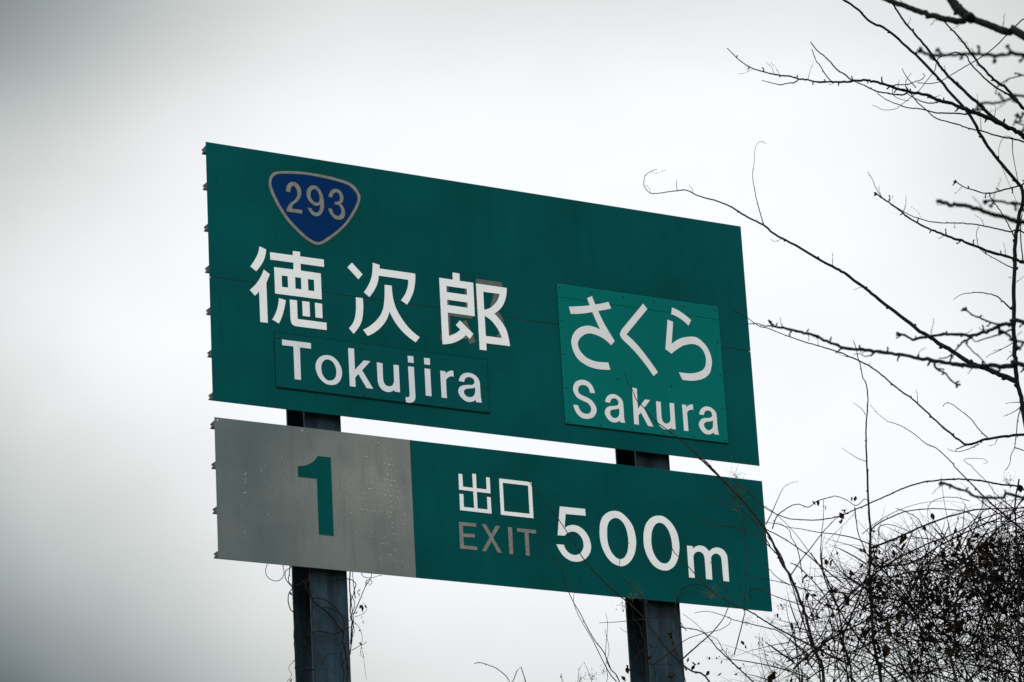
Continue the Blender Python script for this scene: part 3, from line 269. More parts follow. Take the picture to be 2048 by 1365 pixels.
 ('tree2','branch','bigspur',[(2.425,12.0,6.497,0.005),(1.878,11.653,6.518,0.0039),(1.815,11.614,6.508,0.0038),(1.758,11.579,6.493,0.0037),(1.696,11.54,6.484,0.0036),(1.645,11.508,6.474,0.0035),(1.572,11.462,6.454,0.0034),(1.505,11.419,6.441,0.0033),(1.479,11.4,6.446,0.0033)]),
 ('tree2','branch','bigspur',[(2.447,12.2,6.42,0.0037),(1.926,12.053,6.521,0.0029),(1.881,12.041,6.515,0.0029),(1.841,12.031,6.502,0.0028),(1.807,12.021,6.491,0.0028),(1.768,12.011,6.492,0.0028),(1.745,12.004,6.484,0.0027),(1.738,12.0,6.466,0.0027)]),
 ('tree2','branch','bud',[(2.622,13.0,6.777,0.0029),(2.214,13.795,7.327,0.0017),(2.199,13.818,7.338,0.0016),(2.164,13.874,7.354,0.0016),(2.138,13.918,7.357,0.0015),(2.118,13.955,7.358,0.0014),(2.111,14.0,7.34,0.0014)]),
 ('tree2','branch','rough',[(2.536,12.8,6.123,0.0072),(1.954,12.551,6.214,0.0051),(1.92,12.537,6.217,0.005),(1.886,12.522,6.225,0.0049),(1.806,12.487,6.24,0.0047),(1.739,12.456,6.256,0.0045),(1.693,12.437,6.258,0.0044),(1.653,12.42,6.259,0.0043),(1.608,12.4,6.265,0.0042)]),
 ('tree2','branch','bigspur',[(2.506,12.6,6.132,0.0032),(1.932,12.361,6.214,0.0027),(1.892,12.345,6.216,0.0027),(1.841,12.323,6.219,0.0026),(1.801,12.307,6.221,0.0026),(1.784,12.3,6.217,0.0026)]),
 ('tree2','branch','spur',[(2.79,14.2,6.171,0.0084),(2.267,14.859,6.596,0.0051),(2.222,14.908,6.609,0.0049),(2.177,14.957,6.625,0.0047),(2.148,14.991,6.621,0.0046),(2.09,15.056,6.623,0.0043),(2.049,15.1,6.63,0.0042),(2.004,15.149,6.656,0.004),(1.935,15.223,6.682,0.0037),(1.875,15.285,6.696,0.0034),(1.822,15.34,6.708,0.0032),(1.788,15.381,6.745,0.003),(1.771,15.4,6.756,0.003)]),
 ('tree2','twig','spur',[(2.154,14.8,6.572,0.0029),(2.113,14.86,6.606,0.0026),(2.077,14.916,6.648,0.0025),(2.052,14.955,6.677,0.0023),(2.028,15.0,6.718,0.0022)]),
 ('tree2','twig','bud',[(2.189,14.7,6.519,0.0026),(2.133,14.817,6.532,0.002),(2.087,14.91,6.549,0.0017),(2.055,14.972,6.558,0.0014),(2.047,15.0,6.582,0.0013)]),
 ('tree2','twig','spur',[(2.041,15.0,6.586,0.0031),(2.016,15.06,6.594,0.0027),(1.995,15.122,6.589,0.0023),(1.975,15.189,6.581,0.002),(1.954,15.244,6.58,0.0017),(1.928,15.3,6.597,0.0015)]),
 ('tree2','twig','bud',[(2.021,15.1,6.607,0.0017),(2.056,15.152,6.578,0.0016),(2.099,15.202,6.557,0.0016),(2.128,15.24,6.537,0.0015),(2.186,15.3,6.518,0.0015)]),
 ('tree2','branch','spur',[(2.766,14.2,5.887,0.0083),(2.253,14.897,6.409,0.006),(2.208,14.947,6.424,0.0059),(2.142,15.02,6.456,0.0057),(2.052,15.119,6.494,0.0054),(1.972,15.205,6.538,0.0052),(1.904,15.28,6.577,0.005),(1.823,15.367,6.629,0.0048),(1.73,15.467,6.689,0.0045),(1.659,15.542,6.729,0.0043),(1.605,15.598,6.76,0.0041),(1.556,15.647,6.781,0.004),(1.514,15.693,6.817,0.0039),(1.46,15.751,6.862,0.0037),(1.431,15.787,6.897,0.0037),(1.382,15.837,6.932,0.0035),(1.333,15.888,6.967,0.0034),(1.295,15.926,6.994,0.0033),(1.264,15.957,7.01,0.0032),(1.239,15.985,7.035,0.0031),(1.231,16.0,7.056,0.0031)]),
 ('tree2','twig','bud',[(1.239,15.95,7.016,0.002),(1.204,15.986,7.032,0.0017),(1.173,16.019,7.055,0.0014),(1.14,16.052,7.07,0.0012),(1.114,16.078,7.075,0.0011),(1.095,16.1,7.095,0.001)]),
 ('tree2','twig','spur',[(1.893,15.2,6.544,0.0031),(1.889,15.178,6.52,0.0029),(1.902,15.14,6.486,0.0027),(1.922,15.102,6.462,0.0024),(1.936,15.051,6.413,0.0021),(1.956,15.0,6.371,0.0019)]),
 ('tree2','twig','bud',[(1.661,15.5,6.708,0.0018),(1.639,15.5,6.695,0.0016),(1.612,15.5,6.693,0.0014),(1.593,15.5,6.705,0.0012),(1.566,15.5,6.705,0.001)]),
 ('tree2','branch','bigspur',[(2.668,13.6,5.936,0.005),(2.033,13.427,6.032,0.0032),(1.999,13.417,6.04,0.0031),(1.965,13.406,6.063,0.003),(1.948,13.4,6.074,0.003)]),
 ('tree2','branch','spur',[(2.747,14.2,5.304,0.0047),(2.149,14.603,5.721,0.0037),(2.057,14.657,5.744,0.0035),(1.994,14.693,5.759,0.0035),(1.942,14.723,5.778,0.0034),(1.921,14.74,5.804,0.0034),(1.876,14.768,5.831,0.0033),(1.853,14.783,5.85,0.0033),(1.825,14.8,5.866,0.0032)]),
 ('tree2','branch','bigspur',[(2.601,13.0,6.588,0.0025),(2.035,12.814,6.712,0.0018),(2.019,12.806,6.728,0.0018),(2.01,12.8,6.744,0.0017)]),
 ('tree2','twig','bud',[(2.016,13.0,6.789,0.0018),(2.027,13.0,6.813,0.0014),(2.041,13.0,6.831,0.0012)]),
 ('thicket','stem','smooth',[(2.436,19.8,2.724,0.0121),(2.58,19.69,5.136,0.0065),(2.75,19.65,6.072,0.0048),(2.772,19.636,6.397,0.0043),(2.798,19.624,6.666,0.0038),(2.812,19.614,6.911,0.0034),(2.82,19.607,7.093,0.0031),(2.857,19.6,7.247,0.0029)]),
 ('thicket','stem','bud',[(1.892,20.0,2.767,0.0163),(2.043,20.139,5.251,0.0086),(2.022,20.191,6.241,0.0063),(2.014,20.197,6.359,0.006),(2.005,20.204,6.51,0.0057),(2.011,20.218,6.776,0.0051),(2.023,20.227,6.967,0.0047),(2.045,20.237,7.158,0.0043),(2.049,20.244,7.303,0.0039),(2.062,20.256,7.546,0.0034),(2.059,20.258,7.511,0.0033),(2.07,20.267,7.695,0.0029),(2.078,20.272,7.806,0.0027),(2.089,20.276,7.88,0.0025),(2.106,20.282,7.991,0.0023),(2.106,20.285,8.066,0.0022),(2.101,20.287,8.104,0.0021),(2.088,20.289,8.133,0.002),(2.08,20.293,8.218,0.0018),(2.07,20.295,8.257,0.0017),(2.066,20.297,8.314,0.0016),(2.053,20.3,8.367,0.0015)]),
 ('thicket','stem','bud',[(1.543,20.4,2.811,0.0139),(1.725,21.119,5.452,0.008),(1.793,21.387,6.536,0.0062),(1.772,21.429,6.71,0.0059),(1.746,21.46,6.838,0.0057),(1.723,21.501,7.009,0.0054),(1.695,21.528,7.117,0.0053),(1.659,21.563,7.259,0.005),(1.61,21.59,7.36,0.0048),(1.588,21.611,7.448,0.0047),(1.533,21.647,7.594,0.0044),(1.413,21.704,7.802,0.0041),(1.298,21.751,7.961,0.0037),(1.308,21.754,7.956,0.0037),(1.229,21.784,8.055,0.0035),(1.15,21.814,8.155,0.0033),(1.29,21.865,8.012,0.0029),(1.246,21.884,8.082,0.0028),(1.193,21.905,8.153,0.0027),(1.111,21.934,8.245,0.0025),(1.038,21.96,8.33,0.0023),(0.964,21.985,8.404,0.0021),(0.89,22.009,8.479,0.0019),(0.845,22.029,8.556,0.0018),(0.79,22.05,8.63,0.0017),(0.766,22.069,8.711,0.0015),(0.744,22.08,8.758,0.0014),(0.722,22.1,8.845,0.0013)]),
 ('thicket','stem','bud',[(1.251,20.6,2.84,0.0098),(1.263,21.292,5.97,0.0045),(1.1,21.42,6.574,0.0036),(0.981,21.452,6.675,0.0034),(0.893,21.479,6.773,0.0032),(0.817,21.506,6.882,0.0031),(0.722,21.544,7.045,0.0028),(0.653,21.567,7.137,0.0027),(0.593,21.584,7.195,0.0025),(0.523,21.605,7.277,0.0024),(0.433,21.634,7.389,0.0022),(0.374,21.655,7.476,0.0021),(0.326,21.676,7.574,0.0019),(0.278,21.697,7.673,0.0018),(0.229,21.717,7.766,0.0017),(0.179,21.735,7.841,0.0015),(0.129,21.753,7.923,0.0014),(0.078,21.772,8.006,0.0013),(0.039,21.789,8.087,0.0012),(0.009,21.8,8.138,0.0011)]),
 ('thicket','stem','bud',[(0.45,21.0,2.909,0.0071),(0.611,21.432,6.192,0.0027),(0.545,21.486,6.627,0.0022),(0.498,21.499,6.719,0.0021),(0.463,21.513,6.828,0.002),(0.405,21.526,6.922,0.0019),(0.367,21.537,7.004,0.0018),(0.33,21.549,7.097,0.0017),(0.301,21.557,7.155,0.0016),(0.273,21.566,7.225,0.0016),(0.246,21.576,7.307,0.0015),(0.23,21.587,7.4,0.0014),(0.206,21.595,7.459,0.0013),(0.179,21.6,7.495,0.0013)]),
 ('thicket','shoot','smooth',[(0.514,21.05,6.537,0.0024),(0.468,21.118,6.625,0.0021),(0.39,21.284,6.863,0.0016),(0.335,21.38,6.999,0.0013),(0.308,21.436,7.08,0.0012),(0.291,21.488,7.16,0.0011),(0.3,21.53,7.225,0.001),(0.33,21.572,7.285,0.0009),(0.364,21.6,7.307,0.0008)]),
 ('thicket','shoot','bud',[(0.931,20.8,6.522,0.0033),(0.875,20.949,6.698,0.0027),(0.835,21.062,6.835,0.0024),(0.767,21.217,7.019,0.0021),(0.721,21.296,7.107,0.0019),(0.646,21.41,7.229,0.0016),(0.59,21.503,7.334,0.0014),(0.597,21.574,7.43,0.0012),(0.614,21.636,7.513,0.0011),(0.667,21.7,7.578,0.0009)]),
 ('thicket','shoot','bud',[(1.892,20.6,6.452,0.005),(1.537,21.026,6.785,0.0036),(1.447,21.138,6.883,0.0033),(1.364,21.239,6.973,0.003),(1.297,21.31,7.023,0.0029),(1.231,21.387,7.09,0.0027),(1.183,21.443,7.14,0.0025),(1.109,21.545,7.248,0.0023),(1.055,21.63,7.346,0.0021),(0.99,21.728,7.46,0.0018),(0.952,21.782,7.522,0.0017),(0.926,21.842,7.602,0.0016),(0.889,21.9,7.671,0.0014)]),
 ('thicket','shoot','smooth',[(0.898,20.9,6.6,0.0033),(1.015,21.066,6.73,0.0028),(1.11,21.198,6.832,0.0025),(1.185,21.312,6.932,0.0022),(1.224,21.384,7.002,0.0021),(1.253,21.461,7.086,0.0019),(1.256,21.561,7.2,0.0017),(1.226,21.671,7.32,0.0015),(1.176,21.8,7.452,0.0013)]),
 ('thicket','shoot','smooth',[(1.235,21.0,6.648,0.0024),(1.324,21.126,6.93,0.002),(1.322,21.142,6.967,0.002),(1.347,21.208,7.123,0.0019),(1.375,21.31,7.368,0.0016),(1.379,21.397,7.579,0.0015),(1.373,21.443,7.693,0.0014),(1.37,21.5,7.833,0.0013)]),
 ('thicket','shoot','bud',[(1.563,20.9,7.201,0.0029),(1.508,21.056,7.323,0.0025),(1.457,21.178,7.414,0.0022),(1.386,21.322,7.508,0.0019),(1.321,21.437,7.566,0.0017),(1.244,21.564,7.618,0.0015),(1.167,21.693,7.681,0.0013),(1.103,21.8,7.738,0.0011)]),
 ('thicket','shoot','bud',[(1.504,21.0,7.318,0.0024),(1.443,21.312,7.563,0.0018),(1.385,21.485,7.682,0.0015),(1.322,21.632,7.767,0.0012),(1.249,21.8,7.865,0.001)]),
 ('thicket','shoot','smooth',[(1.551,21.0,6.981,0.0015),(1.487,21.088,7.035,0.0013),(1.442,21.155,7.082,0.0012),(1.404,21.204,7.11,0.0011),(1.374,21.245,7.105,0.001),(1.384,21.3,7.069,0.0009)]),
 ('thicket','shoot','smooth',[(1.731,20.8,6.509,0.0033),(1.53,20.94,6.748,0.0023),(1.433,20.991,6.804,0.0021),(1.355,21.031,6.84,0.0019),(1.256,21.082,6.885,0.0016),(1.178,21.123,6.933,0.0014),(1.098,21.163,6.969,0.0012),(1.021,21.2,6.972,0.0011)]),
 ('thicket','shoot','bud',[(1.339,20.9,6.443,0.0033),(1.154,21.004,6.674,0.0026),(1.1,21.039,6.761,0.0024),(1.053,21.064,6.818,0.0022),(0.983,21.092,6.85,0.0021),(0.942,21.107,6.862,0.002),(0.905,21.129,6.913,0.0019),(0.855,21.149,6.942,0.0018),(0.762,21.183,6.951,0.0016),(0.637,21.229,6.954,0.0014),(0.511,21.275,6.962,0.0012),(0.444,21.3,6.969,0.0011)]),
 ('thicket','shoot','bud',[(0.486,21.0,6.595,0.0017),(0.46,21.023,6.677,0.0014),(0.465,21.043,6.756,0.0013),(0.476,21.064,6.835,0.0011),(0.485,21.082,6.904,0.001),(0.479,21.1,6.973,0.0009)]),
 ('thicket','shoot','smooth',[(1.244,20.9,6.538,0.0018),(1.174,20.983,6.668,0.0015),(1.141,21.036,6.758,0.0013),(1.083,21.08,6.804,0.0012),(1.028,21.135,6.885,0.0011),(0.952,21.2,6.971,0.0009)]),
 ('thicket','shoot','smooth',[(0.957,21.0,6.813,0.0018),(0.907,21.122,6.954,0.0015),(0.917,21.206,7.061,0.0013),(0.956,21.276,7.142,0.0012),(1.013,21.337,7.188,0.001),(1.08,21.4,7.201,0.0009)]),
 ('thicket','shoot','smooth',[(0.736,21.0,6.613,0.0024),(0.866,21.0,6.696,0.002),(0.953,21.0,6.76,0.0017),(1.059,21.0,6.791,0.0015),(1.154,21.0,6.807,0.0013),(1.218,21.0,6.84,0.0012),(1.231,21.0,6.872,0.0011),(1.211,21.0,6.889,0.0011)]),
 ('thicket','stem','bud',[(2.932,18.9,5.512,0.0057),(3.13,19.583,6.806,0.004),(2.924,19.844,7.241,0.0035),(2.805,19.928,7.313,0.0034),(2.69,20.004,7.367,0.0032),(2.572,20.079,7.405,0.0031),(2.476,20.139,7.424,0.003),(2.363,20.21,7.434,0.0028),(2.271,20.268,7.424,0.0027),(2.196,20.317,7.407,0.0026),(2.12,20.366,7.39,0.0025),(1.968,20.464,7.356,0.0023),(1.896,20.51,7.342,0.0023),(1.77,20.585,7.347,0.0021),(1.619,20.676,7.389,0.0019),(1.541,20.726,7.437,0.0019),(1.473,20.775,7.499,0.0018),(1.407,20.835,7.6,0.0017),(1.322,20.9,7.693,0.0015)]),
 ('thicket','shoot','bud',[(2.855,19.6,6.941,0.0043),(2.755,19.682,7.072,0.0036),(2.683,19.745,7.178,0.0032),(2.546,19.87,7.402,0.0025),(2.524,19.895,7.451,0.0024),(2.468,19.943,7.537,0.0021),(2.439,19.965,7.572,0.002),(2.386,20.0,7.617,0.0019),(2.343,20.034,7.675,0.0017),(2.275,20.082,7.748,0.0015),(2.221,20.114,7.785,0.0013),(2.189,20.133,7.806,0.0012),(2.145,20.167,7.865,0.001),(2.109,20.2,7.928,0.0009)]),
 ('thicket','shoot','smooth',[(2.826,19.6,7.063,0.0019),(2.723,19.625,7.169,0.0015),(2.686,19.638,7.24,0.0014),(2.617,19.657,7.334,0.0012),(2.602,19.662,7.359,0.0012),(2.564,19.671,7.395,0.0011),(2.582,19.674,7.408,0.0011),(2.651,19.686,7.409,0.001),(2.685,19.692,7.403,0.0009),(2.701,19.696,7.385,0.0009),(2.676,19.7,7.381,0.0009)]),
 ('thicket','shoot','bud',[(1.476,20.8,7.398,0.0023),(1.51,20.819,7.461,0.0019),(1.557,20.846,7.555,0.0015),(1.602,20.871,7.638,0.0011),(1.644,20.885,7.67,0.0009),(1.694,20.9,7.686,0.0008)]),
 ('thicket','shoot','bud',[(1.504,20.7,7.339,0.0024),(1.535,20.666,7.406,0.0023),(1.593,20.634,7.442,0.0021),(1.658,20.604,7.459,0.002),(1.72,20.575,7.427,0.002),(1.776,20.546,7.454,0.0019),(1.859,20.508,7.463,0.0018),(1.886,20.496,7.463,0.0017),(1.938,20.471,7.433,0.0017),(1.996,20.438,7.381,0.0016),(2.043,20.413,7.41,0.0015),(2.069,20.4,7.395,0.0015)]),
 ('thicket','shoot','bud',[(1.576,20.6,7.007,0.0028),(1.637,20.579,7.084,0.0024),(1.716,20.553,7.169,0.0021),(1.777,20.534,7.238,0.0019),(1.856,20.51,7.313,0.0016),(1.895,20.5,7.337,0.0015)]),
 ('thicket','shoot','bud',[(1.781,20.6,7.005,0.0028),(1.771,20.6,7.121,0.0023),(1.793,20.6,7.275,0.0018),(1.812,20.6,7.39,0.0014),(1.818,20.6,7.468,0.0012)]),
 ('thicket','shoot','bud',[(2.088,20.2,7.05,0.0028),(1.927,20.369,7.173,0.0022),(1.759,20.531,7.257,0.0017),(1.675,20.613,7.304,0.0015),(1.606,20.677,7.336,0.0014),(1.529,20.752,7.386,0.0012),(1.477,20.8,7.408,0.0011)]),
 ('thicket','shoot','bud',[(1.861,20.4,6.908,0.0033),(1.746,20.557,7.072,0.0028),(1.668,20.662,7.183,0.0025),(1.571,20.78,7.299,0.0023),(1.479,20.882,7.392,0.0021),(1.38,21.0,7.51,0.0018)]),
 ('thicket','shoot','smooth',[(1.821,20.5,6.899,0.0019),(1.753,20.636,7.093,0.0016),(1.709,20.708,7.193,0.0015),(1.643,20.816,7.344,0.0013),(1.556,20.928,7.489,0.0012),(1.49,21.0,7.573,0.0011)]),
 ('thicket','shoot','bud',[(1.66,20.7,7.058,0.0024),(1.656,20.761,7.191,0.0019),(1.644,20.793,7.259,0.0017),(1.622,20.822,7.317,0.0015),(1.617,20.842,7.363,0.0014),(1.567,20.88,7.421,0.0012),(1.531,20.9,7.428,0.0011)]),
 ('thicket','stem','bud',[(1.701,20.3,2.796,0.0124),(1.836,20.36,5.304,0.0059),(1.873,20.382,6.295,0.0039),(1.847,20.387,6.527,0.0035),(1.835,20.391,6.718,0.0031),(1.801,20.394,6.853,0.0029),(1.765,20.397,6.97,0.0026),(1.701,20.4,7.09,0.0024)]),
 ('thicket','stem','smooth',[(2.663,20.1,2.731,0.0068),(2.839,20.155,5.208,0.004),(2.555,20.177,6.207,0.0031),(2.317,20.186,6.562,0.0028),(2.069,20.194,6.842,0.0024),(1.829,20.2,6.688,0.0022)]),
 ('thicket','shoot','bud',[(1.802,20.2,6.689,0.0038),(1.97,20.109,6.825,0.0034),(2.153,20.021,6.922,0.0031),(2.333,19.941,6.983,0.0029),(2.51,19.864,7.026,0.0027),(2.687,19.784,7.086,0.0025),(2.884,19.7,7.107,0.0023)]),
 ('thicket','shoot','bud',[(2.032,20.1,7.13,0.0029),(2.089,20.082,7.169,0.0027),(2.208,20.049,7.209,0.0024),(2.316,20.02,7.218,0.0022),(2.448,19.986,7.205,0.002),(2.577,19.951,7.169,0.0018),(2.66,19.925,7.109,0.0016),(2.743,19.9,7.06,0.0014)]),
 ('thicket','shoot','bud',[(2.032,20.1,7.026,0.0044),(2.211,20.016,7.067,0.0038),(2.327,19.96,7.101,0.0035),(2.477,19.889,7.129,0.0031),(2.607,19.828,7.141,0.0029),(2.735,19.769,7.126,0.0026),(2.883,19.7,7.102,0.0023)]),
 ('thicket','shoot','bud',[(2.032,20.1,6.913,0.0044),(2.238,19.986,6.889,0.0037),(2.415,19.876,6.96,0.0033),(2.589,19.77,7.014,0.0029),(2.761,19.669,7.049,0.0025),(2.879,19.6,7.06,0.0023)]),
 ('thicket','shoot','smooth',[(1.772,20.5,6.978,0.0015),(1.818,20.5,7.091,0.0012),(1.884,20.5,7.212,0.001),(1.908,20.5,7.278,0.0009)]),
 ('thicket','shoot','bud',[(2.354,20.0,6.961,0.0023),(2.342,19.972,7.047,0.002),(2.301,19.942,7.135,0.0018),(2.248,19.922,7.17,0.0016),(2.181,19.9,7.196,0.0015)]),
 ('thicket','shoot','smooth',[(2.074,20.0,7.071,0.002),(2.068,20.0,7.109,0.0018),(2.097,20.0,7.131,0.0017),(2.151,20.0,7.128,0.0015),(2.213,20.0,7.1,0.0013),(2.256,20.0,7.079,0.0012)]),
 ('thicket','shoot','bud',[(1.982,20.4,7.361,0.0024),(1.979,20.346,7.26,0.0022),(1.979,20.304,7.181,0.002),(2.001,20.24,7.066,0.0019),(2.019,20.2,6.997,0.0018)]),
 ('thicket','shoot','smooth',[(1.797,20.5,7.169,0.0013),(1.838,20.5,7.215,0.0012),(1.888,20.5,7.26,0.0011),(1.969,20.5,7.333,0.001),(2.001,20.5,7.379,0.0009)]),
 ('thicket','shoot','bud',[(2.575,19.9,7.201,0.0015),(2.559,19.9,7.127,0.0017),(2.54,19.9,7.016,0.0019),(2.504,19.9,6.924,0.002)]),
 ('thicket','shoot','bud',[(1.584,20.6,6.997,0.0036),(1.566,20.665,7.073,0.003),(1.55,20.747,7.174,0.0024),(1.516,20.838,7.279,0.0019),(1.486,20.9,7.347,0.0015)]),
 ('thicket','shoot','bud',[(1.58,20.7,6.985,0.0023),(1.517,20.819,7.069,0.0016),(1.481,20.909,7.144,0.0013),(1.433,21.0,7.211,0.0009)]),
 ('thicket','shoot','bud',[(1.699,20.6,6.913,0.0022),(1.592,20.744,6.996,0.0018),(1.509,20.852,7.054,0.0015),(1.398,20.992,7.122,0.0012),(1.311,21.1,7.176,0.0009)]),
 ('thicket','shoot','smooth',[(1.726,20.6,6.797,0.0024),(1.615,20.681,6.862,0.0019),(1.538,20.737,6.91,0.0017),(1.469,20.787,6.956,0.0015),(1.426,20.819,6.987,0.0014),(1.365,20.862,7.016,0.0012),(1.35,20.884,6.989,0.0011),(1.358,20.9,6.968,0.0011)]),
 ('thicket','stem','bud',[(1.44,20.5,2.823,0.0084),(1.669,20.789,5.394,0.0043),(1.734,20.897,6.424,0.003),(1.705,20.919,6.638,0.0028),(1.657,20.94,6.84,0.0025),(1.624,20.958,7.012,0.0023),(1.589,20.973,7.155,0.0021),(1.535,20.988,7.3,0.002),(1.486,21.0,7.405,0.0018)]),
 ('thicket','stem','bud',[(1.673,20.3,2.798,0.0083),(1.89,20.479,5.323,0.0041),(1.869,20.545,6.334,0.0028),(1.836,20.568,6.687,0.0024),(1.77,20.582,6.885,0.0021),(1.653,20.595,7.049,0.0019),(1.592,20.6,7.093,0.0018)]),
 ('thicket','stem','bud',[(2.623,20.0,2.727,0.0109),(2.745,19.887,5.164,0.0059),(2.424,19.841,6.136,0.0043),(2.428,19.83,6.374,0.0039),(2.47,19.818,6.645,0.0035),(2.569,19.808,6.858,0.0032),(2.682,19.8,7.017,0.0029)]),
 ('thicket','shoot','smooth',[(2.054,20.2,7.582,0.0016),(1.995,20.2,7.611,0.0012),(1.914,20.2,7.675,0.0007)]),
 ('thicket','shoot','smooth',[(2.077,20.2,7.87,0.0015),(2.047,20.2,7.918,0.0011),(2.006,20.2,7.95,0.0007)]),
 ('shrub','stem','bud',[(-0.05,20.4,2.631,0.0055),(-0.021,20.225,6.115,0.0021),(-0.122,20.212,6.366,0.0019),(-0.159,20.209,6.423,0.0019),(-0.207,20.206,6.461,0.0018),(-0.255,20.203,6.483,0.0018),(-0.294,20.201,6.495,0.0018),(-0.319,20.2,6.492,0.0017)]),
 ('shrub','stem','bud',[(-0.05,20.4,2.631,0.0035),(0.173,20.311,5.975,0.0016),(0.181,20.301,6.369,0.0015),(0.174,20.3,6.405,0.0015),(0.177,20.3,6.42,0.0015)]),
 ('shrub','stem','bud',[(-0.05,20.4,2.631,0.0028),(0.248,20.574,6.268,0.0012),(0.387,20.581,6.352,0.0012),(0.451,20.586,6.441,0.0011),(0.448,20.59,6.533,0.0011),(0.472,20.594,6.624,0.0011),(0.456,20.6,6.749,0.001)]),
 ('vine_left','stem','bud',[(-1.241,21.292,3.303,0.0061),(-1.151,21.357,5.967,0.0035),(-1.132,21.371,6.702,0.003),(-1.126,21.375,6.778,0.0029),(-1.132,21.372,6.877,0.0028),(-1.148,21.363,6.955,0.0028),(-1.142,21.367,7.022,0.0027),(-1.163,21.354,7.04,0.0027),(-1.198,21.333,7.097,0.0026),(-1.246,21.305,7.145,0.0026),(-1.307,21.269,7.193,0.0025),(-1.33,21.256,7.244,0.0025),(-1.336,21.252,7.323,0.0024),(-1.336,21.253,7.424,0.0023),(-1.338,21.251,7.457,0.0023)]),
 ('vine_left','stem','smooth',[(-1.409,21.191,3.304,0.0035),(-1.347,21.241,5.955,0.0018),(-1.349,21.243,6.684,0.0014),(-1.352,21.241,6.759,0.0014),(-1.355,21.24,6.858,0.0014),(-1.375,21.229,6.922,0.0013),(-1.389,21.22,6.947,0.0013),(-1.404,21.212,7.045,0.0013),(-1.427,21.198,7.102,0.0012)]),
 ('vine_left','shoot','smooth',[(-1.35,21.227,6.976,0.0028),(-1.312,21.25,7.003,0.0025),(-1.275,21.272,7.009,0.0023),(-1.201,21.316,7.0,0.002),(-1.157,21.343,7.017,0.0018),(-1.099,21.377,7.052,0.0015)]),
 ('vine_left','shoot','smooth',[(-1.315,21.254,7.216,0.0022),(-1.28,21.274,7.219,0.0021),(-1.219,21.311,7.199,0.002),(-1.165,21.343,7.144,0.002),(-1.136,21.361,7.087,0.0019),(-1.135,21.362,7.034,0.0019)]),
 ('vine_left','shoot','smooth',[(-1.264,21.284,7.161,0.0017),(-1.22,21.31,7.162,0.0015),(-1.171,21.34,7.143,0.0013),(-1.135,21.361,7.114,0.0012),(-1.098,21.383,7.09,0.0011)]),
 ('vine_left','shoot','smooth',[(-1.333,21.249,7.316,0.0023),(-1.345,21.243,7.328,0.0021),(-1.371,21.231,7.32,0.002),(-1.396,21.219,7.298,0.0018),(-1.434,21.2,7.289,0.0015)]),
 ('vine_left','shoot','smooth',[(-1.1,21.376,6.942,0.0028),(-1.095,21.382,7.01,0.0027),(-1.088,21.389,7.105,0.0025),(-1.096,21.386,7.158,0.0025),(-1.09,21.393,7.239,0.0024),(-1.094,21.393,7.313,0.0023),(-1.087,21.401,7.415,0.0022),(-1.086,21.403,7.45,0.0022)]),
 ('vine_left','shoot','smooth',[(-1.106,21.373,6.876,0.0022),(-1.093,21.383,6.97,0.0019),(-1.08,21.395,7.079,0.0018),(-1.081,21.396,7.146,0.0017),(-1.087,21.395,7.226,0.0015),(-1.067,21.409,7.282,0.0015),(-1.071,21.408,7.336,0.0014),(-1.072,21.41,7.404,0.0013),(-1.07,21.412,7.444,0.0012)]),
 ('vine_left','shoot','smooth',[(-1.062,21.411,7.242,0.002),(-1.066,21.41,7.296,0.0018),(-1.055,21.417,7.331,0.0017),(-1.07,21.409,7.353,0.0016),(-1.095,21.395,7.361,0.0015),(-1.126,21.377,7.363,0.0014),(-1.19,21.34,7.342,0.0012)]),
 ('vine_left','shoot','smooth',[(-1.437,21.256,7.131,0.0018),(-1.458,21.244,7.155,0.0018),(-1.468,21.238,7.207,0.0017),(-1.461,21.242,7.255,0.0016),(-1.438,21.256,7.29,0.0015)]),
 ('vine_left','shoot','smooth',[(-1.438,21.256,7.29,0.0017),(-1.473,21.218,7.329,0.0015),(-1.48,21.202,7.365,0.0014),(-1.469,21.2,7.391,0.0014),(-1.44,21.208,7.411,0.0013),(-1.438,21.198,7.448,0.0012)]),
 ('vine_left','shoot','smooth',[(-1.446,21.204,7.417,0.0019),(-1.455,21.218,7.368,0.0016),(-1.461,21.231,7.325,0.0014),(-1.444,21.252,7.306,0.0012)]),
 ('vine_left','shoot','smooth',[(-1.478,21.174,7.444,0.0014),(-1.488,21.167,7.413,0.0014),(-1.483,21.171,7.383,0.0013),(-1.487,21.168,7.346,0.0013),(-1.513,21.153,7.315,0.0013),(-1.55,21.131,7.31,0.0013),(-1.583,21.111,7.333,0.0013),(-1.591,21.106,7.372,0.0013),(-1.581,21.112,7.41,0.0012),(-1.564,21.122,7.448,0.0012)]),
 ('vine_left','shoot','smooth',[(-1.081,21.399,7.133,0.002),(-1.037,21.43,7.232,0.0016),(-1.003,21.454,7.317,0.0014),(-0.976,21.472,7.367,0.0013),(-0.958,21.484,7.403,0.0012),(-0.961,21.483,7.43,0.0011)]),
 ('vine_left','shoot','smooth',[(-0.989,21.466,7.346,0.0012),(-0.999,21.46,7.325,0.0012),(-0.992,21.465,7.36,0.0011),(-0.969,21.478,7.375,0.001),(-0.957,21.485,7.356,0.001),(-0.977,21.473,7.334,0.0009)]),
 ('vine_left','shoot','smooth',[(-1.021,21.447,7.411,0.0014),(-1.006,21.456,7.389,0.0012),(-0.962,21.482,7.386,0.001),(-0.917,21.509,7.404,0.0009),(-0.895,21.523,7.407,0.0008)]),
 ('vine_left','shoot','smooth',[(-1.096,21.379,6.903,0.0015),(-1.054,21.404,6.933,0.0012),(-1.022,21.423,6.95,0.001),(-1.006,21.433,6.968,0.0009)]),
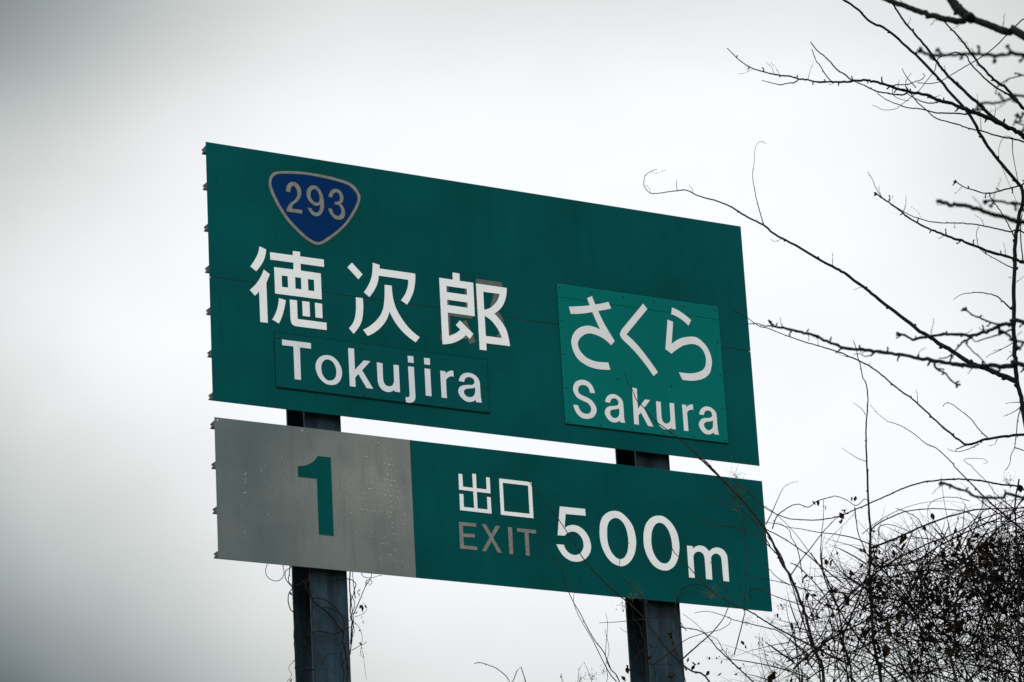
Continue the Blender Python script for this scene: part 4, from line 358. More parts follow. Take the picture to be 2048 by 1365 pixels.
 ('vine_left','shoot','smooth',[(-1.079,21.389,7.091,0.0012),(-1.067,21.396,7.078,0.0012),(-1.043,21.41,7.047,0.0011),(-1.03,21.419,6.995,0.001),(-1.035,21.416,6.948,0.001),(-1.043,21.41,6.888,0.0009),(-1.026,21.421,6.863,0.0008),(-1.028,21.42,6.889,0.0008),(-1.036,21.415,6.908,0.0008)]),
 ('vine_left','shoot','smooth',[(-1.319,21.251,7.176,0.0015),(-1.327,21.246,7.122,0.0014),(-1.348,21.234,7.04,0.0013),(-1.354,21.23,6.967,0.0012)]),
 ('vine_left','shoot','smooth',[(-1.431,21.213,7.007,0.0017),(-1.414,21.22,6.975,0.0016),(-1.39,21.23,6.95,0.0016),(-1.378,21.233,6.917,0.0015)]),
 ('vine_left','shoot','smooth',[(-1.43,21.202,6.827,0.0011),(-1.469,21.179,6.777,0.0009),(-1.472,21.177,6.751,0.0009),(-1.458,21.186,6.729,0.0009),(-1.468,21.18,6.706,0.0008),(-1.49,21.166,6.671,0.0008)]),
 ('vine_left','shoot','smooth',[(-1.321,21.245,6.758,0.0025),(-1.358,21.232,6.771,0.0021),(-1.395,21.218,6.763,0.0019),(-1.427,21.207,6.755,0.0017),(-1.439,21.205,6.775,0.0016),(-1.426,21.216,6.79,0.0015)]),
 ('vine_left','shoot','smooth',[(-1.434,21.258,7.032,0.0015),(-1.441,21.254,7.011,0.0014),(-1.434,21.258,6.995,0.0013),(-1.438,21.256,7.018,0.0012)]),
 ('vine_left','shoot','smooth',[(-1.276,21.271,6.795,0.0012),(-1.269,21.275,6.829,0.0011),(-1.231,21.298,6.865,0.0009),(-1.187,21.325,6.879,0.0008)]),
 ('vine_left','shoot','smooth',[(-1.36,21.233,7.266,0.0015),(-1.352,21.239,7.307,0.0014),(-1.332,21.253,7.37,0.0013),(-1.324,21.26,7.432,0.0012)]),
 ('vine_left','shoot','smooth',[(-1.073,21.405,7.121,0.0008),(-1.034,21.428,7.138,0.0007),(-1.002,21.447,7.161,0.0007),(-0.998,21.45,7.195,0.0007),(-1.019,21.437,7.22,0.0006)]),
 ('vine_left','shoot','smooth',[(-1.026,21.421,6.863,0.0006),(-1.022,21.423,6.797,0.0006),(-1.015,21.427,6.725,0.0006)]),
 ('vine_left','shoot','smooth',[(-1.471,21.178,6.692,0.0018),(-1.46,21.185,6.677,0.0016),(-1.463,21.182,6.654,0.0014),(-1.485,21.169,6.639,0.0012)]),
 ('vine_left','shoot','smooth',[(-1.43,21.261,6.683,0.002),(-1.435,21.25,6.799,0.0018),(-1.439,21.24,6.928,0.0017),(-1.432,21.239,7.02,0.0016),(-1.436,21.229,7.124,0.0015),(-1.438,21.223,7.215,0.0014),(-1.438,21.217,7.307,0.0013),(-1.431,21.217,7.386,0.0013),(-1.433,21.212,7.438,0.0012)]),
 ('vine_left','shoot','smooth',[(-1.381,21.243,6.86,0.0017),(-1.411,21.232,6.899,0.0016),(-1.435,21.224,6.937,0.0015),(-1.44,21.228,6.991,0.0014),(-1.426,21.243,7.047,0.0013),(-1.406,21.262,7.104,0.0012),(-1.417,21.263,7.165,0.0011),(-1.438,21.256,7.197,0.0011)]),
 ('vine_left','shoot','smooth',[(-1.337,21.252,7.39,0.0015),(-1.376,21.234,7.361,0.0014),(-1.407,21.22,7.372,0.0013),(-1.419,21.215,7.385,0.0012),(-1.428,21.212,7.405,0.0012),(-1.418,21.221,7.433,0.0011)]),
 ('vine_left','shoot','smooth',[(-1.141,21.352,6.939,0.0025),(-1.155,21.344,6.898,0.0023),(-1.163,21.339,6.851,0.0022),(-1.156,21.343,6.799,0.0021),(-1.148,21.348,6.747,0.002),(-1.157,21.343,6.687,0.0018)]),
 ('vine_left','shoot','smooth',[(-1.095,21.391,7.266,0.0016),(-1.077,21.402,7.241,0.0014),(-1.066,21.408,7.202,0.0013),(-1.081,21.4,7.153,0.0012),(-1.098,21.39,7.119,0.0012),(-1.084,21.398,7.08,0.0011),(-1.076,21.403,7.034,0.001),(-1.087,21.396,6.993,0.0009)]),
 ('vine_left','shoot','smooth',[(-1.336,21.247,7.429,0.0022),(-1.347,21.24,7.368,0.002),(-1.361,21.232,7.313,0.0019),(-1.35,21.238,7.274,0.0018),(-1.33,21.251,7.229,0.0018),(-1.319,21.257,7.191,0.0017)]),
 ('vine_right','stem','bud',[(0.528,22.339,3.286,0.0034),(0.735,22.481,6.086,0.0018),(0.799,22.524,6.862,0.0015),(0.809,22.53,6.911,0.0015),(0.802,22.526,6.949,0.0015),(0.782,22.515,6.993,0.0015)]),
 ('vine_right','shoot','smooth',[(0.734,22.463,6.851,0.0021),(0.723,22.466,6.972,0.0016),(0.71,22.465,7.049,0.0014),(0.69,22.46,7.134,0.0012),(0.667,22.45,7.171,0.001),(0.636,22.434,7.182,0.0009),(0.605,22.419,7.199,0.0008),(0.596,22.415,7.212,0.0008)]),
 ('vine_right','shoot','smooth',[(0.74,22.466,6.893,0.0018),(0.783,22.492,7.007,0.0014),(0.82,22.514,7.088,0.0011),(0.836,22.523,7.128,0.001),(0.833,22.522,7.141,0.001)]),
 ('vine_right','shoot','smooth',[(0.801,22.503,7.092,0.0018),(0.765,22.485,7.116,0.0016),(0.736,22.472,7.166,0.0015),(0.727,22.472,7.225,0.0014),(0.698,22.458,7.262,0.0013),(0.683,22.454,7.321,0.0011),(0.673,22.452,7.373,0.001),(0.686,22.463,7.414,0.001)]),
 ('vine_right','shoot','smooth',[(0.924,22.576,7.194,0.002),(0.939,22.585,7.131,0.0018),(0.947,22.59,7.066,0.0016),(0.968,22.603,7.003,0.0015),(0.99,22.616,6.947,0.0014),(1.004,22.624,6.874,0.0013)]),
 ('vine_right','shoot','smooth',[(0.928,22.579,7.169,0.0016),(0.864,22.541,7.169,0.0012),(0.83,22.52,7.14,0.001)]),
 ('vine_right','shoot','smooth',[(1.008,22.638,7.244,0.0023),(0.966,22.605,7.245,0.0021),(0.963,22.591,7.3,0.002),(0.966,22.583,7.35,0.0019),(0.983,22.58,7.414,0.0017),(1.006,22.582,7.472,0.0016),(1.061,22.602,7.514,0.0015),(1.113,22.623,7.529,0.0014),(1.17,22.644,7.512,0.0013),(1.226,22.664,7.474,0.0011)]),
 ('vine_right','shoot','smooth',[(0.657,22.428,7.024,0.0016),(0.667,22.432,6.986,0.0015),(0.696,22.447,7.033,0.0013),(0.736,22.469,7.068,0.0012),(0.782,22.494,7.085,0.0011),(0.833,22.522,7.095,0.001)]),
 ('vine_right','shoot','smooth',[(0.647,22.423,6.975,0.0013),(0.755,22.484,6.977,0.0011),(0.884,22.556,6.984,0.0009),(1.007,22.626,6.999,0.0008)]),
 ('vine_right','shoot','smooth',[(0.754,22.474,7.335,0.0016),(0.761,22.479,7.303,0.0014),(0.75,22.472,7.282,0.0012),(0.73,22.46,7.267,0.0011),(0.712,22.449,7.285,0.001)]),
]
LEAVES = [('thicket',1.8876,20.1,7.2568,0.0365),('thicket',1.8716,20.1,7.2292,0.0411),('thicket',1.8997,20.1,7.2371,0.032),('thicket',1.873,20.1,7.1912,0.0365),('thicket',1.7367,20.1,7.3133,0.032),('thicket',1.7234,20.1,7.3188,0.0274),('thicket',1.7845,20.1,7.2819,0.0274),('thicket',1.9577,20.1,7.3288,0.032),('thicket',1.9437,20.1,7.3249,0.0256),('thicket',2.2171,20.1,7.0527,0.0683),('thicket',2.2055,20.1,7.025,0.0546),('thicket',2.2323,20.1,7.0707,0.041),('thicket',2.1605,20.1,6.9805,0.0409),('thicket',2.2557,20.1,6.9749,0.0364),('thicket',2.2524,20.1,6.9892,0.0364),('thicket',2.3446,20.1,6.9509,0.0545),('thicket',2.3465,20.1,6.9225,0.0454),('thicket',1.8629,20.1,6.7443,0.068),('thicket',1.8696,20.1,6.7158,0.0543),('thicket',1.8441,20.1,6.736,0.0453),('thicket',1.6227,20.1,6.8614,0.0454),('thicket',1.6167,20.1,6.843,0.0363),('thicket',1.6732,20.1,6.7553,0.0317),('thicket',1.6736,20.1,6.6479,0.0452),('thicket',1.6848,20.1,6.6192,0.0407),('thicket',1.6544,20.1,6.635,0.0362),('thicket',1.523,20.1,6.5774,0.0452),('thicket',1.2367,20.1,6.5011,0.0316),('thicket',1.2485,20.1,6.4773,0.0271),('thicket',1.7805,20.1,6.9556,0.0455),('thicket',1.7616,20.1,6.9473,0.0454),('thicket',1.8297,20.1,6.9998,0.0327),('thicket',1.7922,20.1,6.9879,0.0236),('thicket',1.901,20.1,6.8733,0.0454),('thicket',1.8904,20.1,6.8551,0.0363),('thicket',2.067,20.1,7.0048,0.0455),('thicket',2.0501,20.1,7.02,0.0409),('thicket',1.9673,20.1,7.0106,0.0273),('thicket',2.3464,20.1,7.1208,0.0328),('thicket',2.1157,20.1,6.936,0.0364),('thicket',2.0942,20.1,6.9514,0.0273),('thicket',2.4067,20.1,7.0321,0.0328),('thicket',2.5239,20.1,6.9215,0.0636),('thicket',2.7031,20.1,6.9864,0.0728),('thicket',2.6913,20.1,6.9588,0.0545),('thicket',2.7783,20.1,7.0104,0.0637),('thicket',2.7492,20.1,6.805,0.0544),('thicket',2.5982,20.1,6.842,0.0726),('thicket',2.3306,20.1,6.6983,0.0634),('thicket',2.3335,20.1,6.8293,0.0544),('thicket',1.9567,20.1,6.5151,0.0813),('thicket',1.971,20.1,6.5235,0.0632),('thicket',1.5983,20.1,6.3875,0.0541),('thicket',1.6649,20.1,6.4299,0.0361),('thicket',1.4011,20.1,6.2881,0.063),('thicket',1.3818,20.1,6.2708,0.054),('thicket',1.2116,20.1,6.3452,0.027),('thicket',1.2361,20.1,6.3715,0.027),('thicket',1.1388,20.1,6.4604,0.0144),('thicket',1.447,20.1,6.6471,0.0271),('thicket',1.4591,20.1,6.6277,0.0226),('thicket',1.4791,20.1,6.7105,0.0199),('thicket',1.7832,20.1,6.7676,0.0544),('thicket',2.0677,20.1,6.3881,0.0811),('thicket',1.8966,20.1,6.2871,0.054),('thicket',2.4886,20.1,6.6424,0.0724),('thicket',2.5931,20.1,6.6924,0.0815),('thicket',2.7384,20.1,6.8808,0.0545),('thicket',2.2978,20.1,7.0385,0.0255),('thicket',2.4463,20.1,6.8696,0.0545),('thicket',2.1683,20.1,6.8108,0.0454),('thicket',0.9819,20.9,6.5792,0.0438),('thicket',0.9749,20.9,6.5617,0.035),('thicket',0.943,20.9,6.6085,0.0292),('thicket',1.0663,20.9,6.6133,0.0234),('thicket',1.0777,20.9,6.6097,0.0205),('thicket',1.1217,20.9,6.6101,0.0146),('thicket',1.1396,20.9,6.6151,0.0146),('thicket',1.1462,20.9,6.5847,0.0234),('thicket',1.0539,20.9,6.5211,0.035),('thicket',1.1345,20.9,6.5045,0.0263),('thicket',1.157,20.9,6.6531,0.0263),('thicket',0.5773,20.9,6.5667,0.0438),('thicket',0.585,20.9,6.5962,0.0205),('thicket',0.5502,20.9,6.5084,0.0409),('thicket',0.9734,20.9,6.6668,0.0117),('vine_left',-1.4492,21.1734,7.3456,0.0193),('vine_left',-1.4435,21.1768,7.2332,0.0231),('vine_left',-1.0662,21.4026,7.2805,0.0221),('vine_left',-1.0443,21.4157,7.2793,0.0169),('vine_left',-1.0262,21.4265,7.1772,0.0486),('vine_left',-1.0353,21.4211,7.1864,0.0259),('vine_left',-1.0588,21.407,7.1441,0.0246),('vine_left',-1.0608,21.4058,7.1238,0.0129),('vine_left',-1.0253,21.4271,7.1205,0.0181),('vine_left',-1.0233,21.4283,7.0907,0.0259),('vine_left',-1.0444,21.4157,6.949,0.022),('vine_left',-1.036,21.4207,6.9231,0.0155),('vine_left',-1.0471,21.4141,6.8791,0.0142),('vine_left',-1.1419,21.3573,6.841,0.0386),('vine_left',-1.1522,21.3511,6.8137,0.0321),('vine_left',-1.156,21.3488,6.8794,0.0257),('vine_left',-1.4579,21.1681,6.6893,0.0216),('vine_left',-1.1252,21.3673,6.7896,0.0289),('vine_left',-1.4268,21.1868,7.0859,0.0128),('vine_left',-1.0664,21.4025,7.076,0.0116),('vine_left',-1.0442,21.4158,7.0354,0.0129),('vine_left',-1.3607,21.2263,6.9469,0.0192),('vine_left',-1.3737,21.2186,6.926,0.0192),('vine_left',-1.0439,21.416,7.2894,0.013),('vine_left',-1.4239,21.1885,7.3648,0.0129),('vine_right',0.6893,22.4359,7.4263,0.0316),('vine_right',0.682,22.4315,7.4125,0.0284),('vine_right',0.6953,22.4395,7.4203,0.0253),('vine_right',0.9264,22.5778,7.1881,0.038),('vine_right',0.9188,22.5733,7.1711,0.0348),('vine_right',0.928,22.5788,7.1654,0.0253),('vine_right',0.9075,22.5665,6.914,0.0473),('vine_right',0.9029,22.5638,6.8942,0.0441),('vine_right',0.9149,22.5709,6.8823,0.0378),('vine_right',0.7422,22.4676,7.0677,0.0252),('vine_right',0.7382,22.4652,7.0544,0.022),('vine_right',0.7704,22.4844,7.012,0.0346),('vine_right',0.7567,22.4763,6.9979,0.0283),('vine_right',0.7781,22.4891,7.032,0.0189),('vine_right',0.6189,22.3937,7.3706,0.0126),('vine_right',0.6208,22.3949,7.3513,0.0139),('vine_right',0.5825,22.372,7.3476,0.0088),('vine_right',0.6374,22.4048,7.3626,0.0113),('vine_right',0.6185,22.3935,7.3153,0.0164),('vine_right',0.6132,22.3903,7.331,0.0101),('vine_right',0.5745,22.3672,7.3209,0.0101),('vine_right',0.6292,22.3999,7.2839,0.0088),('vine_right',0.5549,22.3554,7.3611,0.0088),('vine_right',0.6373,22.4047,7.3106,0.0076),('vine_right',0.6827,22.432,7.276,0.0164),('vine_right',0.677,22.4285,7.2365,0.0126),('vine_right',0.7479,22.471,7.2496,0.0139),('vine_right',0.9353,22.5831,7.1303,0.019),('vine_right',0.7201,22.4543,7.1174,0.0189),('vine_right',0.7039,22.4446,7.356,0.0139)]
SEED_TUFTS = [('thicket',0.7115,21.7,7.2627,0.0645,34),('thicket',0.6607,21.7,7.2268,0.0376,26),('thicket',1.1774,21.7,7.2244,0.0806,46),('thicket',1.3641,21.7,8.0051,0.0761,26),('thicket',1.3757,21.7,7.8684,0.0868,34),('thicket',1.3591,21.7,7.7903,0.065,22),('thicket',0.6043,21.7,7.1857,0.043,16),('thicket',1.4938,20.3,6.7614,0.0549,30),('thicket',1.4235,20.3,6.6807,0.0548,24),('thicket',1.2959,20.3,6.6881,0.064,20),('thicket',1.3589,20.3,6.5529,0.0547,24),('thicket',2.8994,20.3,7.452,0.0555,24),('thicket',1.8157,20.3,6.9983,0.0643,36),('thicket',1.8857,20.3,6.9562,0.0734,40),('thicket',1.9955,20.3,6.9498,0.0734,36),('thicket',1.6686,20.3,6.7701,0.0549,20),('thicket',1.1708,20.3,6.4795,0.0546,20),('thicket',0.3673,21.0,6.5727,0.0528,30),('thicket',0.3022,21.0,6.5644,0.0411,20),('thicket',0.4332,21.0,6.5929,0.0352,16),('vine_left',-0.9812,21.4476,7.3546,0.026,14),('vine_left',-1.0412,21.4117,7.268,0.0324,10)]

# ------------------------------------------------------------------ helpers
COL = scene.collection


def obj(name, verts, faces, mat, parent=None, smooth=False):
    me = bpy.data.meshes.new(name)
    me.from_pydata(verts, [], faces)
    me.update()
    if smooth:
        me.polygons.foreach_set('use_smooth', [True] * len(me.polygons))
    if mat:
        me.materials.append(mat)
    o = bpy.data.objects.new(name, me)
    COL.objects.link(o)
    o.parent = parent
    return o


def empty(name, loc=(0, 0, 0), rz=0.0, parent=None):
    o = bpy.data.objects.new(name, None)
    COL.objects.link(o)
    o.location = loc
    o.rotation_euler = (0, 0, rz)
    o.parent = parent
    return o


def tag(o, label, cat=None, group=None, kind=None):
    o['label'] = label
    if cat:
        o['category'] = cat
    if group:
        o['group'] = group
    if kind:
        o['kind'] = kind
    return o


class Mat:
    """small wrapper for building procedural materials"""

    def __init__(self, name, rough=0.5, spec=0.3):
        self.m = bpy.data.materials.new(name)
        self.m.use_nodes = True
        self.t = self.m.node_tree
        self.b = self.t.nodes['Principled BSDF']
        self.b.inputs['Roughness'].default_value = rough
        self.b.inputs['Specular IOR Level'].default_value = spec
        self.tc = self.t.nodes.new('ShaderNodeTexCoord')

    def noise(self, scale, detail=3, stretch=(1, 1, 1), rough=0.55):
        mp = self.t.nodes.new('ShaderNodeMapping')
        mp.inputs['Scale'].default_value = stretch
        self.t.links.new(self.tc.outputs['Object'], mp.inputs[0])
        n = self.t.nodes.new('ShaderNodeTexNoise')
        n.inputs['Scale'].default_value = scale
        n.inputs['Detail'].default_value = detail
        n.inputs['Roughness'].default_value = rough
        self.t.links.new(mp.outputs[0], n.inputs['Vector'])
        return n.outputs['Fac']

    def rng(self, v, a, b, c=0.0, d=1.0):
        n = self.t.nodes.new('ShaderNodeMapRange')
        self.t.links.new(v, n.inputs['Value'])
        for k, x in zip(('From Min', 'From Max', 'To Min', 'To Max'), (a, b, c, d)):
            n.inputs[k].default_value = x
        return n.outputs[0]

    def mul(self, a, b):
        n = self.t.nodes.new('ShaderNodeMath')
        n.operation = 'MULTIPLY'
        for i, v in enumerate((a, b)):
            if isinstance(v, (int, float)):
                n.inputs[i].default_value = v
            else:
                self.t.links.new(v, n.inputs[i])
        return n.outputs[0]

    def mix(self, fac, a, b):
        n = self.t.nodes.new('ShaderNodeMix')
        n.data_type = 'RGBA'
        self.t.links.new(fac, n.inputs[0])
        for i, v in ((6, a), (7, b)):
            if isinstance(v, tuple):
                n.inputs[i].default_value = (*v, 1)
            else:
                self.t.links.new(v, n.inputs[i])
        return n.outputs[2]

    def color(self, c):
        if isinstance(c, tuple):
            self.b.inputs['Base Color'].default_value = (*c, 1)
        else:
            self.t.links.new(c, self.b.inputs['Base Color'])
        return self

    def bump(self, h, strength, dist=0.002):
        n = self.t.nodes.new('ShaderNodeBump')
        n.inputs['Strength'].default_value = strength
        n.inputs['Distance'].default_value = dist
        self.t.links.new(h, n.inputs['Height'])
        self.t.links.new(n.outputs[0], self.b.inputs['Normal'])
        return self


def sheeting(name, c1, c2, grime, rough=0.5, spec=0.02):
    """weathered reflective sheeting: cloudy fading, vertical rain streaks, fine grain"""
    w = Mat(name, rough, spec)
    cloudy = w.rng(w.noise(1.3, 5), 0.33, 0.67)
    col = w.mix(cloudy, c1, c2)
    streak = w.rng(w.noise(7, 5, (3.0, 1, 0.16)), 0.50, 0.78, 0, 0.28)
    col = w.mix(streak, col, grime)
    grain = w.rng(w.noise(260, 2), 0.3, 0.7, 0, 0.16)
    col = w.mix(grain, col, grime)
    return w.color(col)


MAT = {}
MAT['green'] = sheeting('green_sheeting', (0.0005, 0.055, 0.0545), (0.0006, 0.078, 0.080), (0.0006, 0.036, 0.036)).m
MAT['green_mid'] = sheeting('green_repair_sheeting', (0.0008, 0.066, 0.067), (0.0010, 0.074, 0.074), (0.001, 0.045, 0.045)).m
MAT['green_pale'] = sheeting('pale_green_sheeting', (0.0008, 0.122, 0.112), (0.001, 0.140, 0.128), (0.002, 0.085, 0.080)).m
MAT['blue'] = sheeting('blue_sheeting', (0.0008, 0.022, 0.098), (0.001, 0.027, 0.115), (0.001, 0.016, 0.065)).m


def white_film(name, c, lines=True):
    w = Mat(name, 0.5, 0.08)
    col = w.mix(w.rng(w.noise(5, 4), 0.4, 0.7), c, tuple(x * 0.93 for x in c))
    if lines:
        fine = w.rng(w.noise(60, 2, (0.05, 1, 3.0)), 0.35, 0.65, 0, 0.5)
        col = w.mix(fine, col, tuple(x * 0.86 for x in c))
    streak = w.rng(w.noise(9, 4, (4.0, 1, 0.2)), 0.58, 0.8, 0, 0.25)
    col = w.mix(streak, col, tuple(x * 0.6 for x in c))
    return w.color(col).m


MAT['white'] = white_film('white_film', (0.83, 0.855, 0.86))
MAT['white_cool'] = white_film('cool_white_film', (0.66, 0.69, 0.74), False)
MAT['white_soft'] = white_film('soft_white_film', (0.69, 0.70, 0.705), False)

w = Mat('grey_beaded_film', 0.6, 0.05)
col = w.mix(w.rng(w.noise(1.9, 5), 0.36, 0.66), (0.090, 0.124, 0.130), (0.138, 0.166, 0.164))
dist = w.t.nodes.new('ShaderNodeVectorMath')
dist.operation = 'DISTANCE'
w.t.links.new(w.tc.outputs['Object'], dist.inputs[0])
dist.inputs[1].default_value = (-0.86, 0.0, 5.80)      # film is paler and warmer towards this point
col = w.mix(w.mul(w.rng(dist.outputs['Value'], 0.95, 0.05), w.rng(w.noise(3.0, 5), 0.28, 0.62, 0.35, 0.95)), col, (0.285, 0.288, 0.262))
col = w.mix(w.rng(w.noise(8, 5, (2.2, 1, 0.3)), 0.5, 0.78, 0, 0.5), col, (0.085, 0.106, 0.108))
col = w.mix(w.rng(w.noise(110, 3), 0.35, 0.7, 0, 0.6), col, (0.085, 0.102, 0.100))
col = w.mix(w.rng(w.noise(230, 1), 0.60, 0.72, 0, 0.6), col, (0.24, 0.24, 0.22))
w.color(col)
MAT['grey'] = w.m

w = Mat('grey_worn_letter_film', 0.6, 0.05)
col = w.mix(w.rng(w.noise(30, 4), 0.35, 0.7), (0.23, 0.235, 0.215), (0.155, 0.155, 0.135))
col = w.mix(w.rng(w.noise(180, 2), 0.45, 0.7, 0, 0.6), col, (0.12, 0.12, 0.105))
MAT['grey_letter'] = w.color(col).m
w = Mat('old_grey_film', 0.6, 0.2)
MAT['grey_old'] = w.color(w.mix(w.rng(w.noise(120, 3), 0.35, 0.7), (0.105, 0.12, 0.11), (0.07, 0.08, 0.072))).m
MAT['speck'] = Mat('bare_bead_white', 0.4, 0.5).color((0.8, 0.8, 0.76)).m

w = Mat('weathered_aluminium', 0.5, 0.5)
w.b.inputs['Metallic'].default_value = 0.3
MAT['alu'] = w.color(w.mix(w.rng(w.noise(14, 4), 0.35, 0.7), (0.010, 0.014, 0.016), (0.005, 0.008, 0.009))).m
MAT['edge_shadow'] = Mat('black_edge_shadow', 0.8, 0.05).color((0.0015, 0.010, 0.011)).m  # near-black colour for the painted shadow lines around the plates
MAT['edge'] = Mat('sheet_edge', 0.5, 0.4).color((0.05, 0.06, 0.058)).m
w = Mat('rivet_metal', 0.5, 0.3)
MAT['rivet'] = w.color((0.004, 0.022, 0.022)).m

w = Mat('blue_grey_post_paint', 0.5, 0.10)
col = w.mix(w.rng(w.noise(2.0, 6, (5.0, 5.0, 0.45)), 0.36, 0.66), (0.006, 0.016, 0.024), (0.034, 0.074, 0.106))
col = w.mix(w.rng(w.noise(11, 5, (6.0, 6.0, 0.25)), 0.60, 0.75, 0, 0.6), col, (0.055, 0.085, 0.11))
col = w.mix(w.rng(w.noise(6, 6), 0.48, 0.72, 0, 0.75), col, (0.008, 0.014, 0.018))
col = w.mix(w.rng(w.noise(70, 3), 0.4, 0.7, 0, 0.45), col, (0.010, 0.013, 0.016))
w.color(col).bump(w.noise(60, 3), 0.3, 0.001)
MAT['post'] = w.m


def bark(name, c1, c2, scale=40):
    w = Mat(name, 0.9, 0.03)
    return w.color(w.mix(w.rng(w.noise(scale, 4), 0.35, 0.65), c1, c2)).m


MAT['bark'] = bark('dark_bark', (0.007, 0.007, 0.010), (0.013, 0.013, 0.016))
MAT['bark_near'] = bark('dark_bark_near', (0.006, 0.009, 0.010), (0.012, 0.016, 0.015))
MAT['vine'] = bark('dry_vine_bark', (0.010, 0.008, 0.008), (0.026, 0.020, 0.018))
MAT['tangle'] = bark('tangled_twig_bark', (0.005, 0.005, 0.006), (0.014, 0.013, 0.012), 6)
MAT['leaf'] = bark('dead_leaf', (0.007, 0.006, 0.005), (0.032, 0.021, 0.013), 5)
MAT['seed'] = bark('dry_seed', (0.030, 0.024, 0.016), (0.13, 0.105, 0.06), 9)
w = Mat('verge_grass_soil', 0.95, 0.1)
MAT['ground'] = w.color(w.mix(w.rng(w.noise(0.8, 6), 0.35, 0.65), (0.05, 0.062, 0.025), (0.12, 0.10, 0.06))).m


def box(x0, x1, y0, y1, z0, z1):
    v = [(x, y, z) for x in (x0, x1) for y in (y0, y1) for z in (z0, z1)]
    f = [(0, 1, 3, 2), (4, 6, 7, 5), (0, 4, 5, 1), (2, 3, 7, 6), (0, 2, 6, 4), (1, 5, 7, 3)]
    return v, f


def bevel_plate(x0, x1, y0, y1, z0, z1, b=0.002):
    """thin plate with its front edges eased"""
    v = [(x0, y1, z0), (x1, y1, z0), (x1, y1, z1), (x0, y1, z1),
         (x0, y0 + b, z0), (x1, y0 + b, z0), (x1, y0 + b, z1), (x0, y0 + b, z1),
         (x0 + b, y0, z0 + b), (x1 - b, y0, z0 + b), (x1 - b, y0, z1 - b), (x0 + b, y0, z1 - b)]
    f = [(3, 2, 1, 0), (8, 9, 10, 11)]
    for i in range(4):
        j = (i + 1) % 4
        f += [(i, j, 4 + j, 4 + i), (4 + i, 4 + j, 8 + j, 8 + i)]
    return v, f


# ------------------------------------------------------------------ ground
def ground_z(y):
    t = min(max((y - 9.0) / 8.0, 0.0), 1.0)
    return 2.2 * (t * t * (3 - 2 * t))


ys = [-600, -200, -60, -20, 0, 6, 9] + [9 + 0.5 * i for i in range(1, 17)] + [18, 20, 24, 30, 45, 80, 200, 900]
xs = [-900, -300, -100, -40] + [-30 + 2 * i for i in range(31)] + [40, 100, 300, 900]
gv = [(x, y, ground_z(y) + (0.05 * math.sin(x * 1.7 + y) * math.sin(y * 0.9) if 8 < y < 40 and abs(x) < 30 else 0)) for y in ys for x in xs]
gf = [(j * len(xs) + i, j * len(xs) + i + 1, (j + 1) * len(xs) + i + 1, (j + 1) * len(xs) + i) for j in range(len(ys) - 1) for i in range(len(xs) - 1)]
g = obj('ground', gv, gf, MAT['ground'], smooth=True)
g['kind'] = 'structure'

# ------------------------------------------------------------------ road sign
S0, BASE = -0.14, 2.2
sign_origin = Vector((S0 * math.cos(SIGN_YAW), 22 + S0 * math.sin(SIGN_YAW), BASE))
SIGN = empty('road_sign', sign_origin, SIGN_YAW)
tag(SIGN, 'green expressway guide sign of two stacked boards on two dark steel posts', 'road sign')


def smooth_loop(pts):
    n = len(pts)
    corners = [i for i in range(n) if len(pts[i]) == 2]
    P = [Vector((p[0], p[1])) for p in pts]
    out = []

    def cr_(p0, p1, p2, p3, k=6):
        res = []
        for i in range(k):
            t = i / k
            res.append(0.5 * ((2 * p1) + (p2 - p0) * t + (2 * p0 - 5 * p1 + 4 * p2 - p3) * t * t + (3 * p1 - p0 - 3 * p2 + p3) * t ** 3))
        return res
    if not corners:
        for i in range(n):
            out += cr_(P[i - 1], P[i], P[(i + 1) % n], P[(i + 2) % n])
        return out
    for ci, c in enumerate(corners):
        e = corners[(ci + 1) % len(corners)]
        run = [c]
        k = c
        while True:
            k = (k + 1) % n
            run.append(k)
            if k == e:
                break
        Q = [P[i] for i in run]
        if len(Q) == 2:
            out.append(Q[0])
            continue
        # end tangents by mirrored curvature
        Q = [2 * Q[0] - Q[1] + (Q[0] - 2 * Q[1] + Q[2]) * 1.0] + Q + [2 * Q[-1] - Q[-2] + (Q[-1] - 2 * Q[-2] + Q[-3]) * 1.0]
        for i in range(1, len(Q) - 2):
            out += cr_(Q[i - 1], Q[i], Q[i + 1], Q[i + 2])
    return out


def inside(p, loop):
    c = False
    x, y = p
    for i in range(len(loop)):
        x1, y1 = loop[i - 1]
        x2, y2 = loop[i]
        if (y1 > y) != (y2 > y) and x < (x2 - x1) * (y - y1) / (y2 - y1) + x1:
            c = not c
    return c


def glyph(name, key, mat, parent, front, back):
    """cut-out film piece: union of '+' outlines minus '-' outlines, with its own thickness"""
    plus, minus, verts, edges = [], [], [], []
    for s, pts in GLYPHS[key]:
        lp = smooth_loop(pts)
        (plus if s == '+' else minus).append([tuple(q) for q in lp])
        b0 = len(verts)
        verts += lp
        edges += [(b0 + i, b0 + (i + 1) % len(lp)) for i in range(len(lp))]
    v2, e2, f2, *_ = delaunay_2d_cdt(verts, edges, [], 0, 1e-6)
    keep = []
    for f in f2:
        c = (sum((v2[i].x for i in f)) / 3, sum((v2[i].y for i in f)) / 3)
        if any(inside(c, l) for l in plus) and not any(inside(c, l) for l in minus):
            a, b_, c_ = (v2[i] for i in f)
            if (b_ - a).cross(c_ - a) < 0:
                f = f[::-1]
            keep.append(tuple(f))
    nv = len(v2)
    V = [(p.x, front, p.y) for p in v2] + [(p.x, back, p.y) for p in v2]
    Fc = list(keep)
    count = {}
    for f in keep:
        for i in range(3):
            count[(f[i], f[(i + 1) % 3])] = 1
    for (a, b_) in count:
        if (b_, a) not in count:
            Fc.append((b_, a, a + nv, b_ + nv))
    return obj(name, V, Fc, mat, parent)


